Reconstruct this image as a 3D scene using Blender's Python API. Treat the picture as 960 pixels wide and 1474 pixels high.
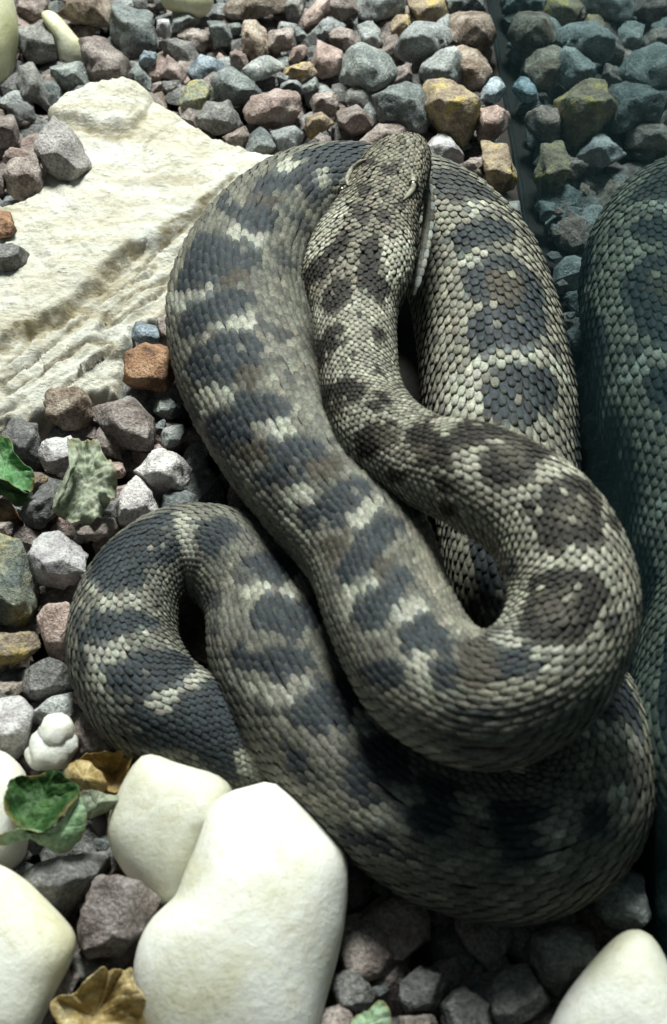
import bpy, bmesh, math, random
import numpy as np
from mathutils import Vector, Matrix
from mathutils.bvhtree import BVHTree
from mathutils.kdtree import KDTree

# ------------------------------------------------------------------ camera, light, exposure
scene = bpy.context.scene
COL = scene.collection
for o in list(bpy.data.objects):
    bpy.data.objects.remove(o)

PITCH = math.radians(50.7)          # camera looks down by this much
FPX, W, H = 1700.0, 960.0, 1474.0   # focal length in photo pixels
DIST = 0.425                        # camera to the middle of the gravel bed
CAM = np.array([0.0, -DIST * math.cos(PITCH), DIST * math.sin(PITCH)])
FWD = np.array([0.0, math.cos(PITCH), -math.sin(PITCH)])
UP = np.array([0.0, math.sin(PITCH), math.cos(PITCH)])
RIGHT = np.array([1.0, 0.0, 0.0])

cam_data = bpy.data.cameras.new("camera")
cam = bpy.data.objects.new("camera", cam_data)
COL.objects.link(cam)
cam.location = CAM
cam.rotation_euler = (math.pi / 2 - PITCH, 0, 0)
cam_data.sensor_fit = 'VERTICAL'
cam_data.sensor_height = 36.0
cam_data.lens = FPX / H * 36.0
cam_data.clip_start = 0.01
cam_data.clip_end = 50
cam_data.dof.use_dof = True
cam_data.dof.focus_distance = 0.45
cam_data.dof.aperture_fstop = 19.0
scene.camera = cam

world = bpy.data.worlds.new("World")
scene.world = world
world.use_nodes = True
bg = world.node_tree.nodes["Background"]
bg.inputs[0].default_value = (0.60, 0.78, 0.82, 1)
bg.inputs[1].default_value = 0.11

def area_lamp(name, loc, target, size, power, color):
    l = bpy.data.lights.new(name, 'AREA')
    l.shape = 'DISK'
    l.size = size
    l.energy = power
    l.color = color
    ob = bpy.data.objects.new(name, l)
    COL.objects.link(ob)
    ob.location = loc
    ob.rotation_euler = (Vector(target) - Vector(loc)).to_track_quat('-Z', 'Y').to_euler()
    return ob

area_lamp("terrarium_lamp", (-0.05, 0.60, 1.02), (0, 0, 0), 0.36, 32.5, (0.95, 1.0, 0.94))

scene.view_settings.view_transform = 'Standard'
scene.view_settings.look = 'None'
scene.view_settings.exposure = 0.0
scene.view_settings.gamma = 1.0
scene.render.engine = 'CYCLES'
scene.cycles.max_bounces = 6
scene.cycles.use_denoising = True

# ------------------------------------------------------------------ helpers
def ray(px, py):
    px = np.asarray(px, float); py = np.asarray(py, float)
    return FWD + ((px - W / 2) / FPX)[..., None] * RIGHT + ((H / 2 - py) / FPX)[..., None] * UP

def at(px, py, z):
    """point of the place seen at that spot of the photograph, at height z"""
    d = ray(px, py)
    k = (np.asarray(z, float) - CAM[2]) / d[..., 2]
    return CAM + d * k[..., None]

def to_px(p):
    q = np.asarray(p, float) - CAM
    dep = q @ FWD
    return W / 2 + FPX * (q @ RIGHT) / dep, H / 2 - FPX * (q @ UP) / dep, dep

def hash3(i, j, k, seed):
    n = (i * 73856093) ^ (j * 19349663) ^ (k * 83492791) ^ (seed * 2654435761 & 0x7fffffff)
    n = (n ^ (n >> 13)) * 1274126177 & 0x7fffffff
    n = (n ^ (n >> 16)) & 0xffff
    return n / 65535.0

def vnoise(p, scale, seed=0):
    """smooth value noise in -1..1"""
    p = np.asarray(p, float) * scale
    i = np.floor(p).astype(np.int64); f = p - i
    f = f * f * (3 - 2 * f)
    r = 0
    for a in (0, 1):
        for b in (0, 1):
            for c in (0, 1):
                wgt = (f[:, 0] if a else 1 - f[:, 0]) * (f[:, 1] if b else 1 - f[:, 1]) * (f[:, 2] if c else 1 - f[:, 2])
                r = r + wgt * hash3(i[:, 0] + a, i[:, 1] + b, i[:, 2] + c, seed)
    return r * 2 - 1

def fbm(p, scale, seed=0, octv=3):
    r, a = 0, 1.0
    for o in range(octv):
        r = r + a * vnoise(p, scale * 2 ** o, seed + o * 17); a *= .5
    return r

def mesh_from(name, verts, faces, mat, smooth=True):
    me = bpy.data.meshes.new(name)
    me.from_pydata(np.asarray(verts).tolist(), [], faces.tolist() if hasattr(faces, 'tolist') else faces)
    if mat: me.materials.append(mat)
    if smooth: me.polygons.foreach_set('use_smooth', [True] * len(me.polygons))
    me.update()
    return me

def link(name, me, parent=None, loc=None):
    o = bpy.data.objects.new(name, me)
    COL.objects.link(o)
    if parent: o.parent = parent
    if loc is not None: o.location = loc
    return o

def tag(o, label, cat, group=None):
    o['label'] = label; o['category'] = cat
    if group: o['group'] = group
    return o

# ------------------------------------------------------------------ materials
def new_mat(name):
    m = bpy.data.materials.new(name); m.use_nodes = True
    nt = m.node_tree
    return m, nt, nt.nodes, nt.links, nt.nodes["Principled BSDF"]

def noise_node(nt, vec, scale, detail=4, rough=.6):
    n = nt.nodes.new('ShaderNodeTexNoise')
    n.inputs['Scale'].default_value = scale; n.inputs['Detail'].default_value = detail; n.inputs['Roughness'].default_value = rough
    nt.links.new(vec, n.inputs['Vector'])
    return n.outputs['Fac']

def ramp(nt, fac, stops):
    r = nt.nodes.new('ShaderNodeValToRGB')
    e = r.color_ramp.elements
    while len(e) < len(stops): e.new(.5)
    for k, (p, c) in enumerate(stops):
        e[k].position = p; e[k].color = (*c, 1) if len(c) == 3 else c
    nt.links.new(fac, r.inputs[0])
    return r.outputs[0]

def mix(nt, fac, a, b, mode='MIX'):
    m = nt.nodes.new('ShaderNodeMix'); m.data_type = 'RGBA'; m.blend_type = mode
    for sock, v in ((m.inputs[0], fac), (m.inputs[6], a), (m.inputs[7], b)):
        if hasattr(v, 'type') and not isinstance(v, (tuple, float)): nt.links.new(v, sock)
        else: sock.default_value = (*v, 1) if isinstance(v, tuple) else v
    return m.outputs[2]

def local_coords(nt):
    tc = nt.nodes.new('ShaderNodeTexCoord'); oi = nt.nodes.new('ShaderNodeObjectInfo')
    mul = nt.nodes.new('ShaderNodeMath'); mul.operation = 'MULTIPLY'; mul.inputs[1].default_value = 7.0
    nt.links.new(oi.outputs['Random'], mul.inputs[0])
    add = nt.nodes.new('ShaderNodeVectorMath'); add.operation = 'ADD'
    nt.links.new(tc.outputs['Object'], add.inputs[0]); nt.links.new(mul.outputs[0], add.inputs[1])
    return add.outputs[0], oi.outputs['Random']

def add_bump(nt, bsdf, facs, dist):
    h = facs[0]
    for f in facs[1:]:
        a = nt.nodes.new('ShaderNodeMath'); a.operation = 'ADD'
        nt.links.new(h, a.inputs[0]); nt.links.new(f, a.inputs[1]); h = a.outputs[0]
    b = nt.nodes.new('ShaderNodeBump'); b.inputs['Distance'].default_value = dist; b.inputs['Strength'].default_value = 1.0
    nt.links.new(h, b.inputs['Height']); nt.links.new(b.outputs[0], bsdf.inputs['Normal'])

def stone_material(name, c1, c2, c3, speck, rough=.8, bump=.0013):
    m, nt, N, L, b = new_mat(name)
    v, rnd = local_coords(nt)
    base = ramp(nt, noise_node(nt, v, 110, 5, .65), [(.38, c1), (.51, c2), (.63, c3)])
    fine = noise_node(nt, v, 850, 3, .7)
    sp = ramp(nt, fine, [(.36, (.45, .45, .45)), (.52, (.95, .95, .95)), (.68, speck)])
    col = mix(nt, .8, base, sp, 'MULTIPLY')
    # every stone a little lighter or darker than the next
    var = ramp(nt, rnd, [(0, (.72, .72, .74)), (1, (1.2, 1.18, 1.16))])
    col = mix(nt, 1.0, col, var, 'MULTIPLY')
    L.new(col, b.inputs['Base Color'])
    b.inputs['Roughness'].default_value = rough
    b.inputs['Specular IOR Level'].default_value = .35
    add_bump(nt, b, [noise_node(nt, v, 260, 6, .7), fine], bump)
    return m

SM = {
    'G': stone_material('teal_grey_stone', (.145, .165, .163), (.245, .27, .262), (.345, .37, .352), (1.5, 1.5, 1.5)),
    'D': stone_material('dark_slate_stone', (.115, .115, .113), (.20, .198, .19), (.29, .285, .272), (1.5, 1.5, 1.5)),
    'P': stone_material('dusty_pink_stone', (.27, .20, .175), (.43, .33, .295), (.54, .44, .40), (1.35, 1.3, 1.3)),
    'R': stone_material('mauve_stone', (.175, .142, .128), (.31, .262, .24), (.43, .38, .35), (1.5, 1.45, 1.45)),
    'B': stone_material('brown_stone', (.17, .125, .095), (.32, .26, .21), (.45, .39, .33), (1.4, 1.4, 1.4)),
    'O': stone_material('rust_stone', (.15, .085, .055), (.32, .18, .105), (.46, .29, .18), (1.3, 1.3, 1.3)),
    'Y': stone_material('ochre_stone', (.22, .165, .12), (.38, .31, .22), (.56, .43, .16), (1.3, 1.3, 1.3)),
    'W': stone_material('quartz_stone', (.42, .38, .39), (.66, .64, .63), (.82, .80, .78), (1.1, 1.1, 1.1)),
    'L': stone_material('light_grey_stone', (.24, .255, .25), (.37, .39, .38), (.50, .52, .51), (1.4, 1.4, 1.4)),
    'U': stone_material('blue_grey_stone', (.16, .20, .23), (.27, .33, .37), (.40, .47, .52), (1.6, 1.6, 1.6)),
    'M': stone_material('lichen_stone', (.15, .175, .16), (.28, .29, .22), (.42, .38, .18), (1.5, 1.5, 1.4)),
    'S': stone_material('grey_block_stone', (.22, .20, .20), (.33, .31, .305), (.43, .41, .40), (1.3, 1.3, 1.3)),
}

def pebble_material(name, base, smudge, amount):
    m, nt, N, L, b = new_mat(name)
    v, rnd = local_coords(nt)
    f = ramp(nt, noise_node(nt, v, 42, 5, .6), [(.5 - amount, (0, 0, 0)), (.74, (1, 1, 1))])
    col = mix(nt, f, base, smudge)
    warm = ramp(nt, noise_node(nt, v, 17, 2, .5), [(.42, (1, 1, 1)), (.66, (.90, .86, .70))])
    col = mix(nt, .8, col, warm, 'MULTIPLY')
    pits = ramp(nt, noise_node(nt, v, 420, 6, .75), [(.28, (.55, .49, .36)), (.38, (.93, .91, .86)), (.5, (1, 1, 1))])
    col = mix(nt, .5, col, pits, 'MULTIPLY')
    vein = N.new('ShaderNodeTexNoise'); vein.inputs['Scale'].default_value = 48; vein.inputs['Detail'].default_value = 5; vein.inputs['Distortion'].default_value = 1.2
    L.new(v, vein.inputs['Vector'])
    vr = ramp(nt, vein.outputs['Fac'], [(.485, (1, 1, 1)), (.5, (.86, .81, .70)), (.515, (1, 1, 1))])
    col = mix(nt, .55, col, vr, 'MULTIPLY')
    L.new(col, b.inputs['Base Color'])
    b.inputs['Roughness'].default_value = .42
    b.inputs['Specular IOR Level'].default_value = .4
    b.inputs['Subsurface Weight'].default_value = .35
    b.inputs['Subsurface Radius'].default_value = (1, .9, .7)
    b.inputs['Subsurface Scale'].default_value = .004
    add_bump(nt, b, [noise_node(nt, v, 130, 6, .65), noise_node(nt, v, 420, 6, .75)], .00045)
    return m

PEB = pebble_material('white_pebble', (.80, .80, .745), (.60, .58, .40), .02)
PEBO = pebble_material('off_white_pebble', (.68, .68, .60), (.46, .43, .28), .10)
PEBG = pebble_material('greenish_pebble', (.72, .72, .58), (.42, .43, .20), .10)

def rock_material():
    m, nt, N, L, b = new_mat('cream_limestone')
    tc = N.new('ShaderNodeTexCoord')
    mp = N.new('ShaderNodeMapping'); mp.vector_type = 'POINT'
    mp.inputs['Rotation'].default_value = (0, 0, math.radians(-32))
    mp.inputs['Scale'].default_value = (.33, 1.5, 1)
    L.new(tc.outputs['Object'], mp.inputs[0])
    obj = tc.outputs['Object']
    base = ramp(nt, noise_node(nt, obj, 28, 5, .6), [(.28, (.60, .565, .475)), (.42, (.70, .675, .59)), (.56, (.73, .72, .65)), (.7, (.71, .72, .685))])
    streak = ramp(nt, noise_node(nt, mp.outputs[0], 75, 6, .65), [(.34, (.42, .33, .18)), (.46, (.80, .74, .62)), (.56, (1, 1, 1))])
    at_ = N.new('ShaderNodeAttribute'); at_.attribute_name = 'dirt'
    col = mix(nt, .5, base, streak, 'MULTIPLY')
    stain = mix(nt, noise_node(nt, obj, 140, 5, .7), (.20, .15, .07), (.40, .34, .21))
    dirt = N.new('ShaderNodeMath'); dirt.operation = 'MULTIPLY'; dirt.use_clamp = True
    L.new(at_.outputs['Fac'], dirt.inputs[0])
    L.new(ramp(nt, noise_node(nt, mp.outputs[0], 170, 5, .7), [(.35, (1, 1, 1)), (.62, (.15, .15, .15))]), dirt.inputs[1])
    col = mix(nt, dirt.outputs[0], col, stain)
    L.new(col, b.inputs['Base Color'])
    b.inputs['Roughness'].default_value = .85
    b.inputs['Specular IOR Level'].default_value = .2
    add_bump(nt, b, [noise_node(nt, mp.outputs[0], 130, 8, .7), noise_node(nt, obj, 400, 6, .75)], .0022)
    return m

def snake_material():
    m, nt, N, L, b = new_mat('snake_skin')
    a = N.new('ShaderNodeAttribute'); a.attribute_name = 'skin'
    tc = N.new('ShaderNodeTexCoord'); geo = N.new('ShaderNodeNewGeometry')
    mott = ramp(nt, noise_node(nt, geo.outputs['Position'], 1100, 5, .75), [(.32, (.45, .44, .43)), (.5, (.95, .95, .93)), (.68, (1.45, 1.42, 1.36))])
    L.new(mix(nt, 1.0, a.outputs['Color'], mott, 'MULTIPLY'), b.inputs['Base Color'])
    b.inputs['Roughness'].default_value = .6
    b.inputs['Specular IOR Level'].default_value = .2
    add_bump(nt, b, [noise_node(nt, geo.outputs['Position'], 1600, 4, .7)], .00025)
    return m

def plain(name, col, rough=.6, spec=.3):
    m, nt, N, L, b = new_mat(name)
    b.inputs['Base Color'].default_value = (*col, 1); b.inputs['Roughness'].default_value = rough
    b.inputs['Specular IOR Level'].default_value = spec
    return m

def leaf_material(name, c1, c2, c3, rough=.55, spot=(.30, .20, .07)):
    m, nt, N, L, b = new_mat(name)
    v, rnd = local_coords(nt)
    col = ramp(nt, noise_node(nt, v, 120, 6, .7), [(.34, c1), (.5, c2), (.66, c3)])
    sp = ramp(nt, noise_node(nt, v, 800, 4, .75), [(.32, (.55, .55, .45)), (.5, (1, 1, 1)), (.7, (1.25, 1.25, 1.25))])
    col = mix(nt, .8, col, sp, 'MULTIPLY')
    va = N.new('ShaderNodeAttribute'); va.attribute_name = 'vein'
    lighter = tuple(min(1, x * 1.35 + .05) for x in c3)
    vm = N.new('ShaderNodeMath'); vm.operation = 'MULTIPLY'; vm.inputs[1].default_value = .28; L.new(va.outputs['Fac'], vm.inputs[0])
    col = mix(nt, vm.outputs[0], col, lighter)
    ra = N.new('ShaderNodeAttribute'); ra.attribute_name = 'rim'
    rm = N.new('ShaderNodeMath'); rm.operation = 'MULTIPLY'
    L.new(ramp(nt, ra.outputs['Fac'], [(.86, (0, 0, 0)), (1, (.8, .8, .8))]), rm.inputs[0])
    L.new(ramp(nt, noise_node(nt, v, 160, 3, .6), [(.45, (0, 0, 0)), (.6, (1, 1, 1))]), rm.inputs[1])
    col = mix(nt, rm.outputs[0], col, spot)
    L.new(col, b.inputs['Base Color'])
    b.inputs['Roughness'].default_value = rough
    b.inputs['Specular IOR Level'].default_value = .3
    add_bump(nt, b, [noise_node(nt, v, 300, 5, .7)], .0005)
    tr = N.new('ShaderNodeBsdfTranslucent'); L.new(col, tr.inputs['Color'])
    ms = N.new('ShaderNodeMixShader'); ms.inputs[0].default_value = .3
    L.new(b.outputs[0], ms.inputs[1]); L.new(tr.outputs[0], ms.inputs[2]); L.new(ms.outputs[0], N['Material Output'].inputs['Surface'])
    return m

def glass_material():
    # dark teal glass: what is behind it is dark, so it mirrors what stands before it
    m, nt, N, L, b = new_mat('dark_glass')
    tc = N.new('ShaderNodeTexCoord')
    b.inputs['Base Color'].default_value = (.010, .026, .030, 1)
    b.inputs['Roughness'].default_value = .5
    b.inputs['Specular IOR Level'].default_value = 0
    ms_ = N.new('ShaderNodeMapping'); ms_.inputs['Scale'].default_value = (1, 1.4, .16); L.new(tc.outputs['Object'], ms_.inputs[0])
    smear = ramp(nt, noise_node(nt, ms_.outputs[0], 34, 6, .7), [(.40, (.016, .036, .042)), (.58, (.032, .060, .066)), (.74, (.07, .11, .115))])
    specks = ramp(nt, noise_node(nt, tc.outputs['Object'], 520, 2, .5), [(.70, (0, 0, 0)), (.78, (.05, .06, .06))])
    L.new(mix(nt, 1.0, smear, specks, 'ADD'), b.inputs['Base Color'])
    g = N.new('ShaderNodeBsdfGlossy'); g.inputs['Roughness'].default_value = .012
    g.inputs['Color'].default_value = (.54, .70, .74, 1)
    fr = N.new('ShaderNodeFresnel'); fr.inputs['IOR'].default_value = 1.62
    mul = N.new('ShaderNodeMath'); mul.operation = 'MULTIPLY_ADD'; mul.inputs[1].default_value = .75; mul.inputs[2].default_value = .30; mul.use_clamp = True
    L.new(fr.outputs[0], mul.inputs[0])
    mp = N.new('ShaderNodeMapping'); mp.inputs['Scale'].default_value = (1, 1, .12); L.new(tc.outputs['Object'], mp.inputs[0])
    bm = N.new('ShaderNodeBump'); bm.inputs['Distance'].default_value = .00003; bm.inputs['Strength'].default_value = .6
    L.new(noise_node(nt, mp.outputs[0], 60, 3, .5), bm.inputs['Height']); L.new(bm.outputs[0], g.inputs['Normal'])
    ms = N.new('ShaderNodeMixShader'); L.new(mul.outputs[0], ms.inputs[0]); L.new(b.outputs[0], ms.inputs[1]); L.new(g.outputs[0], ms.inputs[2])
    L.new(ms.outputs[0], N['Material Output'].inputs['Surface'])
    return m

# ------------------------------------------------------------------ the setting: soil and glass
def build_soil():
    n = 60
    xs = np.linspace(-.9, .9, n); ys = np.linspace(-.7, 1.3, n)
    X, Y = np.meshgrid(xs, ys)
    P = np.stack([X.ravel(), Y.ravel(), np.zeros(n * n)], 1)
    P[:, 2] = -.006 + .0015 * vnoise(P, 30)
    i = np.arange(n * n).reshape(n, n)
    F = np.stack([i[:-1, :-1], i[:-1, 1:], i[1:, 1:], i[1:, :-1]], -1).reshape(-1, 4)
    m, nt, N, L, b = new_mat('dark_soil')
    v, _ = local_coords(nt)
    L.new(ramp(nt, noise_node(nt, v, 300, 5, .7), [(.3, (.008, .007, .006)), (.7, (.022, .018, .015))]), b.inputs['Base Color'])
    b.inputs['Roughness'].default_value = .95
    o = link('ground', mesh_from('ground', P, F, m)); o['kind'] = 'structure'
build_soil()

GX = 0.0876    # the glass stands here, facing the snake
def box(x0, x1, y0, y1, z0, z1, mat, name):
    V = [(x, y, z) for x in (x0, x1) for y in (y0, y1) for z in (z0, z1)]
    F = [(0, 1, 3, 2), (4, 6, 7, 5), (0, 4, 5, 1), (2, 3, 7, 6), (0, 2, 6, 4), (1, 5, 7, 3)]
    return mesh_from(name, V, F, mat, False)
glass = link('glass_pane', box(GX, GX + .006, -.45, 1.0, -.01, .45, glass_material(), 'glass_pane'))
tag(glass, 'upright dark teal glass pane mirroring the gravel and the coiled snake', 'glass pane')
def build_seal():
    ys = np.linspace(-.44, .99, 240)
    V, F = [], []
    for k, y in enumerate(ys):
        w = .0008 + .0002 * math.sin(k * .9) * math.sin(k * .31)
        for a in range(5):
            t = a / 4 * math.pi / 2
            V.append((GX - .0003 - w * math.cos(t), y, -.004 + w * 3.4 * math.sin(t)))
    for k in range(len(ys) - 1):
        for a in range(4):
            F.append((k * 5 + a, k * 5 + a + 1, (k + 1) * 5 + a + 1, (k + 1) * 5 + a))
    o = link('sealant_bead', mesh_from('sealant_bead', V, F, plain('teal_silicone', (.012, .022, .026), .4, .4)), glass)
build_seal()

# ------------------------------------------------------------------ stones
def icosphere(sub):
    bm = bmesh.new(); bmesh.ops.create_icosphere(bm, subdivisions=sub, radius=1)
    v = np.array([x.co[:] for x in bm.verts]); f = [[q.index for q in p.verts] for p in bm.faces]
    bm.free()
    return v / np.linalg.norm(v, axis=1)[:, None], np.array(f)
ICO3, ICO4, ICO2 = icosphere(3), icosphere(4), icosphere(2)

def facet_radius(dirs, normals, hs, k=26):
    q = dirs @ np.asarray(normals).T / np.asarray(hs)[None]
    q = np.clip(q, 1e-4, None)
    return ((q ** k).sum(1)) ** (-1.0 / k)

def broken_solid(N, Hh, size, rng, fine=.13):
    """the solid cut out by flat break planes, its edges worn a little, its faces divided for fine relief"""
    m = len(N)
    I, J, K = np.array([(i, j, k) for i in range(m) for j in range(i + 1, m) for k in range(j + 1, m)]).T
    M = np.stack([N[I], N[J], N[K]], 1)
    det = np.linalg.det(M); ok = np.abs(det) > 1e-3
    X = np.linalg.solve(M[ok], np.stack([Hh[I], Hh[J], Hh[K]], 1)[ok][..., None])[..., 0]
    X = X[(X @ N.T <= Hh[None] + size * 1e-4).all(1)]
    bm = bmesh.new()
    for p in X: bm.verts.new(p)
    bmesh.ops.remove_doubles(bm, verts=bm.verts, dist=size * .05)
    r = bmesh.ops.convex_hull(bm, input=bm.verts)
    dead = [g for g in r['geom_interior'] + r['geom_unused'] if isinstance(g, bmesh.types.BMVert)]
    if dead: bmesh.ops.delete(bm, geom=list(set(dead)), context='VERTS')
    bmesh.ops.dissolve_limit(bm, angle_limit=math.radians(7), verts=bm.verts, edges=bm.edges)
    bmesh.ops.bevel(bm, geom=list(bm.edges) + list(bm.verts), offset=size * rng.choice((.015, .03, .05, .09)), segments=1, profile=.6, affect='EDGES', clamp_overlap=True)
    bmesh.ops.triangulate(bm, faces=bm.faces)
    for lim in (.62, .34, fine):
        es = [e for e in bm.edges if e.calc_length() > size * lim]
        if es:
            bmesh.ops.subdivide_edges(bm, edges=es, cuts=1)
            bmesh.ops.triangulate(bm, faces=[f for f in bm.faces if len(f.verts) > 3])
    bm.verts.index_update()
    V = np.array([v.co[:] for v in bm.verts]); F = [[v.index for v in f.verts] for f in bm.faces]
    bm.free()
    return V, F

def crushed_stone(poly, mat, seed, z=None, lift=0.0, depth=.55, ridge=None):
    """an angular stone: flat broken facets, with the outline the photograph shows"""
    rng = random.Random(seed)
    pts = np.array(poly, float)
    c = pts.mean(0)
    x, y = pts[:, 0], pts[:, 1]
    A = np.dot(x, np.roll(y, -1)) - np.dot(y, np.roll(x, -1))
    cx = ((x + np.roll(x, -1)) * (x * np.roll(y, -1) - np.roll(x, -1) * y)).sum() / (3 * A)
    cy = ((y + np.roll(y, -1)) * (x * np.roll(y, -1) - np.roll(x, -1) * y)).sum() / (3 * A)
    c = np.array([cx, cy])
    size_px = math.sqrt(abs(A) / 2)
    dep0 = to_px(at(c[0], c[1], 0.006))[2]
    size = size_px * dep0 / FPX
    zc = (size * .28 if z is None else z) + lift
    P = at(c[0], c[1], zc)
    dep = to_px(P)[2]; s = dep / FPX
    vd = ray(c[0], c[1]); vd = vd / np.linalg.norm(vd)
    u = UP - vd * (UP @ vd); u /= np.linalg.norm(u); r = np.cross(vd, u); r = r if r[0] > 0 else -r
    normals, hs = [], []
    for i in range(len(pts)):
        a, b = pts[i] - c, pts[(i + 1) % len(pts)] - c
        a = np.array([a[0], -a[1]]) * s; b = np.array([b[0], -b[1]]) * s
        e = b - a
        if np.linalg.norm(e) < 1e-7: continue
        n = np.array([e[1], -e[0]]); n /= np.linalg.norm(n)
        if n @ a < 0: n = -n
        h = max(n @ a, size * .12)
        t = rng.uniform(-.22, .40)
        nn = n[0] * r + n[1] * u - vd * t
        normals.append(nn / np.linalg.norm(nn)); hs.append(h / math.sqrt(1 + t * t) * 1.06)
    T = size * depth * rng.uniform(.72, 1.15)
    def facet(n, h):
        n = np.array(n, float); normals.append(n / np.linalg.norm(n)); hs.append(h)
    j = lambda a: rng.uniform(-a, a)
    rg = rng.uniform(.55, .85) if ridge is None else ridge
    facet((j(.35), j(.35) + .05, 1), T * rg)                    # the top, broken flat
    facet((j(.5), -1, .10 + j(.35)), T * rng.uniform(.72, 1.0)) # the face towards the viewer
    facet((.9 * rng.choice((-1, 1)), -.3 + j(.4), .6 + j(.2)), T * rng.uniform(.75, 1.0))
    facet(-vd + .7 * np.array([j(1), j(1), j(1)]), T * rng.uniform(.85, 1.05))
    facet(vd + .4 * np.array([j(1), j(1), j(1)]), T * .95)
    for q in range(4):                                          # smaller broken corners
        n = -vd * rng.uniform(.0, .8) + r * j(1.2) + u * j(1.2)
        n /= np.linalg.norm(n)
        ext = min(hh / max(float(n @ mm), 1e-3) for mm, hh in zip(normals, hs))
        facet(n, min(ext, size * 1.8) * rng.uniform(.90, 1.0))
    facet((j(.2), j(.2), -1), T * .9)
    V, F = broken_solid(np.array(normals), np.array(hs), size, rng)
    off = np.array([seed * 1.37 % 9, seed * .71 % 7, 3.0])
    n1 = fbm(V / size + off, 1.7, seed, 2)
    n3 = fbm(V / size + off, 5.5, seed + 9, 4)
    rad = V / (np.linalg.norm(V, axis=1)[:, None] + 1e-9)
    V = V + rad * (size * rng.uniform(.5, 1.7) * (.045 * n1 + .042 * n3))[:, None]
    return mesh_from('stone', V, F, mat), P

def round_pebble(poly, mat, seed, z, depth=.75, bump=.02, rounds=2):
    """a rounded pebble, its outline following the photographed one"""
    pts = np.array(poly, float)
    for _ in range(rounds):                              # round the corners off
        nx = np.roll(pts, -1, 0)
        pts = np.stack([pts * .75 + nx * .25, pts * .25 + nx * .75], 1).reshape(-1, 2)
    c = (pts.max(0) + pts.min(0)) / 2
    P = at(c[0], c[1], z); dep = to_px(P)[2]; s = dep / FPX
    vd = ray(c[0], c[1]); vd /= np.linalg.norm(vd)
    u = UP - vd * (UP @ vd); u /= np.linalg.norm(u); r = np.cross(vd, u); r = r if r[0] > 0 else -r
    q = (pts - c) * [s, -s]
    ang = np.unwrap(np.arctan2(q[:, 1], q[:, 0])); rad = np.hypot(q[:, 0], q[:, 1])
    if ang[-1] < ang[0]: ang, rad = ang[::-1], rad[::-1]
    A = np.concatenate([ang - 2 * math.pi, ang, ang + 2 * math.pi]); R = np.tile(rad, 3)
    o = np.argsort(A); A, R = A[o], R[o]
    D, F = ICO4
    th = np.arctan2(D[:, 1], D[:, 0]); rho = np.hypot(D[:, 0], D[:, 1])
    rt = np.interp(th, A, R)
    rm = np.median(rad)
    prof = np.clip(rho, 0, 1) ** .92
    lx, ly = np.cos(th) * rt * prof, np.sin(th) * rt * prof
    lz = np.sign(D[:, 2]) * np.abs(D[:, 2]) ** .9 * rm * depth
    V = lx[:, None] * r + ly[:, None] * u - lz[:, None] * vd
    n = fbm(V / rm + seed, 1.6, seed, 3)
    n2 = fbm(V / rm + seed * 1.3, 4.5, seed + 2, 4)
    V = V * (1 + (bump * 1.6 * n + .0045 * n2) * (1 - .5 * rho))[:, None]
    return mesh_from('pebble', V, F, mat), P

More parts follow.
